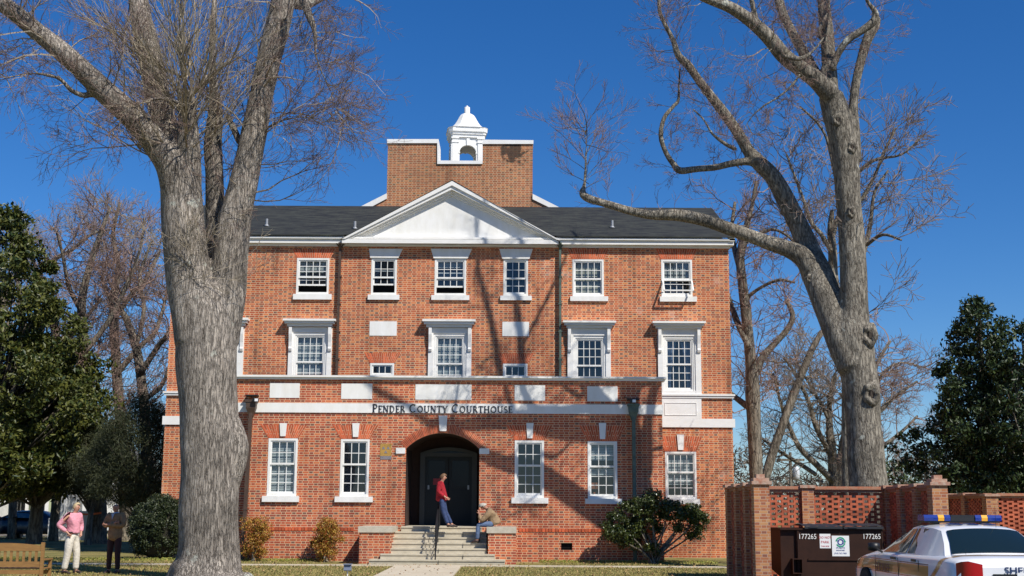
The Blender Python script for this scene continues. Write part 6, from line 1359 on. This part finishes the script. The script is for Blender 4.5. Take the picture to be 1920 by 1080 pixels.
# man in the camel blazer, arms folded
yd = -8.4; pdn = P(212, 1073, yd)
Jd = dict(pel=(0, 0, .98), ch=(.0, 0, 1.34), nk=(.0, 0, 1.53), hd=(.035, 0, 1.655), fc=(1, .25, -.28), shl=(-.0, .20, 1.45), ell=(.07, .29, 1.19), hal=(.23, -.06, 1.22), shr=(-.0, -.20, 1.45), elr=(.08, -.28, 1.18), har=(.19, .10, 1.26),
          hil=(0, .10, .94), knl=(.03, .12, .50), anl=(.0, .13, .085), hir=(0, -.10, .94), knr=(.02, -.12, .50), anr=(.0, -.14, .085))
def tie(k, g, h, f, up, rt): k.add([(.145, -.045, 1.50), (.145, .045, 1.50), (.175, 0, 1.34)], [(0, 1, 2)]); k.lathe([(.078, 1.47), (.072, 1.53)], .0, 0, 14)
person(Vector((pdn.x, yd, 0)), R(-108), 'person in a camel blazer and dark trousers standing with folded arms', Jd, dict(top=m_blz, topname='blazer', trousers=m_drk, shoe=m_shoe, loose=1.18, hem=.20, extra=[('shirt_collar', fab('pale_blue_shirt', (.30, .38, .50), .1), tie)]), skin=m_skind)
# ================================================================== bench (seen from behind), lawn light
m_teak = mat('honey_teak', (.33, .175, .05), .6, col2=(.22, .11, .035), scale=5, stretch=(1, 6, 6))
bp = P(82, 1050, -15.9); e = empty('park_bench', (bp.x, -15.9, 0), 'honey coloured slatted wooden bench seen from behind at the lower left', 'bench')
BM = Matrix.Translation((bp.x, -15.9, 0)) @ Matrix.Rotation(R(3), 4, 'Z')
Lb = 1.5
for x in (-.03, -Lb+.03):
    k = MB(BM); k.box(x-.03, x+.03, -.03, .03, -.02, .97); k.build('leg', m_teak, e)
    k = MB(BM); k.box(x-.028, x+.028, .50, .555, -.02, .62); k.build('leg', m_teak, e)
    k = MB(BM); k.box(x-.035, x+.035, .031, .60, .621, .65); k.build('armrest', m_teak, e)
k = MB(BM); pr = [(-Lb+.06, .86)]+[(-Lb+.06+(Lb-.12)*i/12, .90+.055*math.sin(math.pi*i/12)**.8) for i in range(13)]+[(-.06, .86), (-.06, .80), (-Lb+.06, .80)]
k.prism(pr, -.018, .018); k.box(-Lb+.06, -.06, -.016, .016, .50, .60)
for i in range(11): x = -.15-i*(Lb-.3)/10; k.box(x-.025, x+.025, -.010, .010, .60, .80)
k.build('backrest', m_teak, e)
k = MB(BM); k.box(-Lb+.06, -.06, -.02, .015, .36, .44); k.box(-Lb+.06, -.06, .48, .51, .34, .42)
for i in range(8): y = .03+i*.062; k.box(-Lb+.0, -.0, y, y+.05, .455, .475)
k.build('seat', m_teak, e)
lp = P(651.5, 1074, -10.2); e = empty('lawn_floodlight', (lp.x, -10.2, 0), 'small grey floodlight on a white stake in the lawn', 'light')
k = MB(); k.tube([(lp.x, -10.2, -.05), (lp.x, -10.2, .20)], [.014]*2, 8); k.build('stake', m_white, e)
k = MB(); k.prismx([(-10.27, .20), (-10.10, .17), (-10.08, .30), (-10.25, .33)], lp.x-.085, lp.x+.085); k.box(lp.x-.1, lp.x+.1, -10.30, -10.07, .331, .35); k.build('lamp_head', mat('blue_grey_paint', (.16, .19, .26), .5), e)
# ================================================================== far left: houses, cars, stair; far right: utility pole
m_sid = mat('pale_green_siding', (.42, .47, .30), .8, var=.1); m_wh = mat('white_siding', (.62, .62, .60), .8, var=.1); m_tinr = mat('grey_roof', (.16, .15, .14), .8)
def house(label, px0, px1, Y, h, m, ridge, group='houses behind the left trees'):
    x0, x1 = P(px0, 960, Y).x, P(px1, 960, Y).x; e = empty('house', ((x0+x1)/2, Y, 0), label, 'house', group); D_ = 9
    k = MB(); k.box(x0, x1, Y, Y+D_, -.1, h)
    k.prism([(x0, h), (x1, h), ((x0+x1)/2, h+ridge)], Y+.01, Y+D_-.01); k.build('wall', m, e)
    k = MB(); mx = (x0+x1)/2; t_ = .14
    k.prism([(x0-.4, h-.12), (mx, h+ridge), (mx, h+ridge+t_), (x0-.4, h-.12+t_)], Y-.3, Y+D_+.3); k.prism([(x1+.4, h-.12), (mx, h+ridge), (mx, h+ridge+t_), (x1+.4, h-.12+t_)], Y-.3, Y+D_+.3); k.build('roof', m_tinr, e)
    n = max(2, int((x1-x0)/2.2))
    for i in range(n):
        cx_ = x0+(x1-x0)*(i+.5)/n; k = MB(); k.box(cx_-.5, cx_+.5, Y-.05, Y, 1.0, 2.5); w_ = k.build('window', m_white, e); k = MB(); k.box(cx_-.4, cx_-.03, Y-.06, Y-.051, 1.1, 2.4); k.box(cx_+.03, cx_+.4, Y-.06, Y-.051, 1.1, 2.4); k.build('pane', m_room, w_)
    k = MB(); 
    for i in range(4): x = x0+.2+(x1-x0-.4)*i/3; k.box(x-.09, x+.09, Y-1.9, Y-1.72, .4, 2.75)
    k.box(x0, x1, Y-2.0, Y, .2, .4); k.box(x0-.1, x1+.1, Y-2.1, Y, 2.75, 2.95); k.build('porch', m_white, e)
    return e
house('pale green gabled house glimpsed beyond the magnolia trunks', 20, 95, 48, 3.2, m_sid, 2.2)
house('white porched house behind the two standing men', 100, 215, 42, 3.6, m_wh, 2.4)
house('low white house at the far left edge', -130, -10, 44, 3.2, m_wh, 2.0)
hb_ = P(120, 1000, 24); e = empty('picket_stair', (hb_.x, 24, 0), 'white picket stair railing behind the pink shirted man', 'stairs'); k = MB()
x0, x1 = P(92, 1000, 24).x, P(122, 1000, 24).x
k.bar((x0, 24, 1.0), (x1, 24, 2.35), .07, .07); k.bar((x0, 24, .25), (x1, 24, 1.45), .06, .06); k.box(x0-.06, x0+.06, 23.95, 24.05, 0, 1.1); k.box(x1, x1+1.6, 23.96, 24.04, 2.3, 2.37); k.box(x1, x1+1.6, 23.96, 24.04, 1.40, 1.46)
for i in range(22):
    t_ = i/12; x = x0+(x1-x0)*t_
    if t_ <= 1: k.box(x-.02, x+.02, 23.98, 24.02, .25+1.2*t_, 1.0+1.35*t_)
    else: k.box(x-.02, x+.02, 23.98, 24.02, 1.45, 2.32)
k.build('railing', m_white, e)
k = MB()
for i in range(7): k.box(x0+.12*i*1.6, x1+1.6, 24.1, 25.3, .2*i, .2*(i+1))
k.build('treads', m_wh, e)
cpx = P(47, 990, 27); sedan(Vector((cpx.x, 27, 0)), R(90), 'dark blue car parked beyond the magnolia trunks', mat('dark_car_paint', (.012, .02, .035), .25), name='parked_car', police=False)
tp = P(178, 977, 16.0)
e = MB(); c_ = P(172, 980, 17.6)
for (xa, ya_, xb_, yb_, sag) in ((P(150, 978, 17.2).x, 17.2, P(192, 975, 17.4).x, 17.4, .04),):
    rows = [[(xa+(xb_-xa)*i/10, ya_-.2+(yb_-ya_)*i/10, 1.30+.06*i/10-sag*math.sin(math.pi*i/10)+j*.08) for i in range(11)] for j in range(2)]; e.grid(rows)
o = e.build('barrier_tape', mat('orange_tape', (.80, .16, .04), .6)); tag(o, 'strip of orange tape stretched across the furrowed trunk between the men', 'tape')
Yp = 62; up_ = P(1483, 900, Yp); e = empty('utility_pole', (up_.x, Yp, 0), 'distant wooden utility pole with a grey transformer over the brick screen wall', 'pole')
zt_ = P(1483, 848, Yp).z; k = MB(); k.tube([(up_.x, Yp, -.2), (up_.x, Yp, zt_)], [.17, .12], 8); k.build('pole', m_barkB, e); k = MB(); k.box(up_.x-1.1, up_.x+1.1, Yp-.15, Yp-.02, zt_-.7, zt_-.52); k.build('crossarm', m_barkB, e)
k = MB(); tz = P(1490, 878, Yp).z; k.lathe([(.22, tz-.9), (.27, tz-.8), (.27, tz), (.15, tz+.15)], up_.x+.42, Yp-.1, 12); k.build('transformer', mat('transformer_grey', (.55, .57, .58), .5), e)

nr = np.random.RandomState(72); n = 2600; gx = nr.uniform(-17, 6.3, n); gy = nr.uniform(-15, -.3, n)
v, f = leaves(np.stack([gx, gy, nr.uniform(.015, .045, n)], 1), .07, nr, asp=.6, droop=0, upbias=1.5); tag(fast_mesh('fallen_leaves', v, f, leaf_mat('dry_leaves', (.16, .075, .03), (.42, .27, .12), .8), None, smooth=False), 'dry brown leaves scattered over the winter lawn', 'fallen leaves', None, 'stuff')
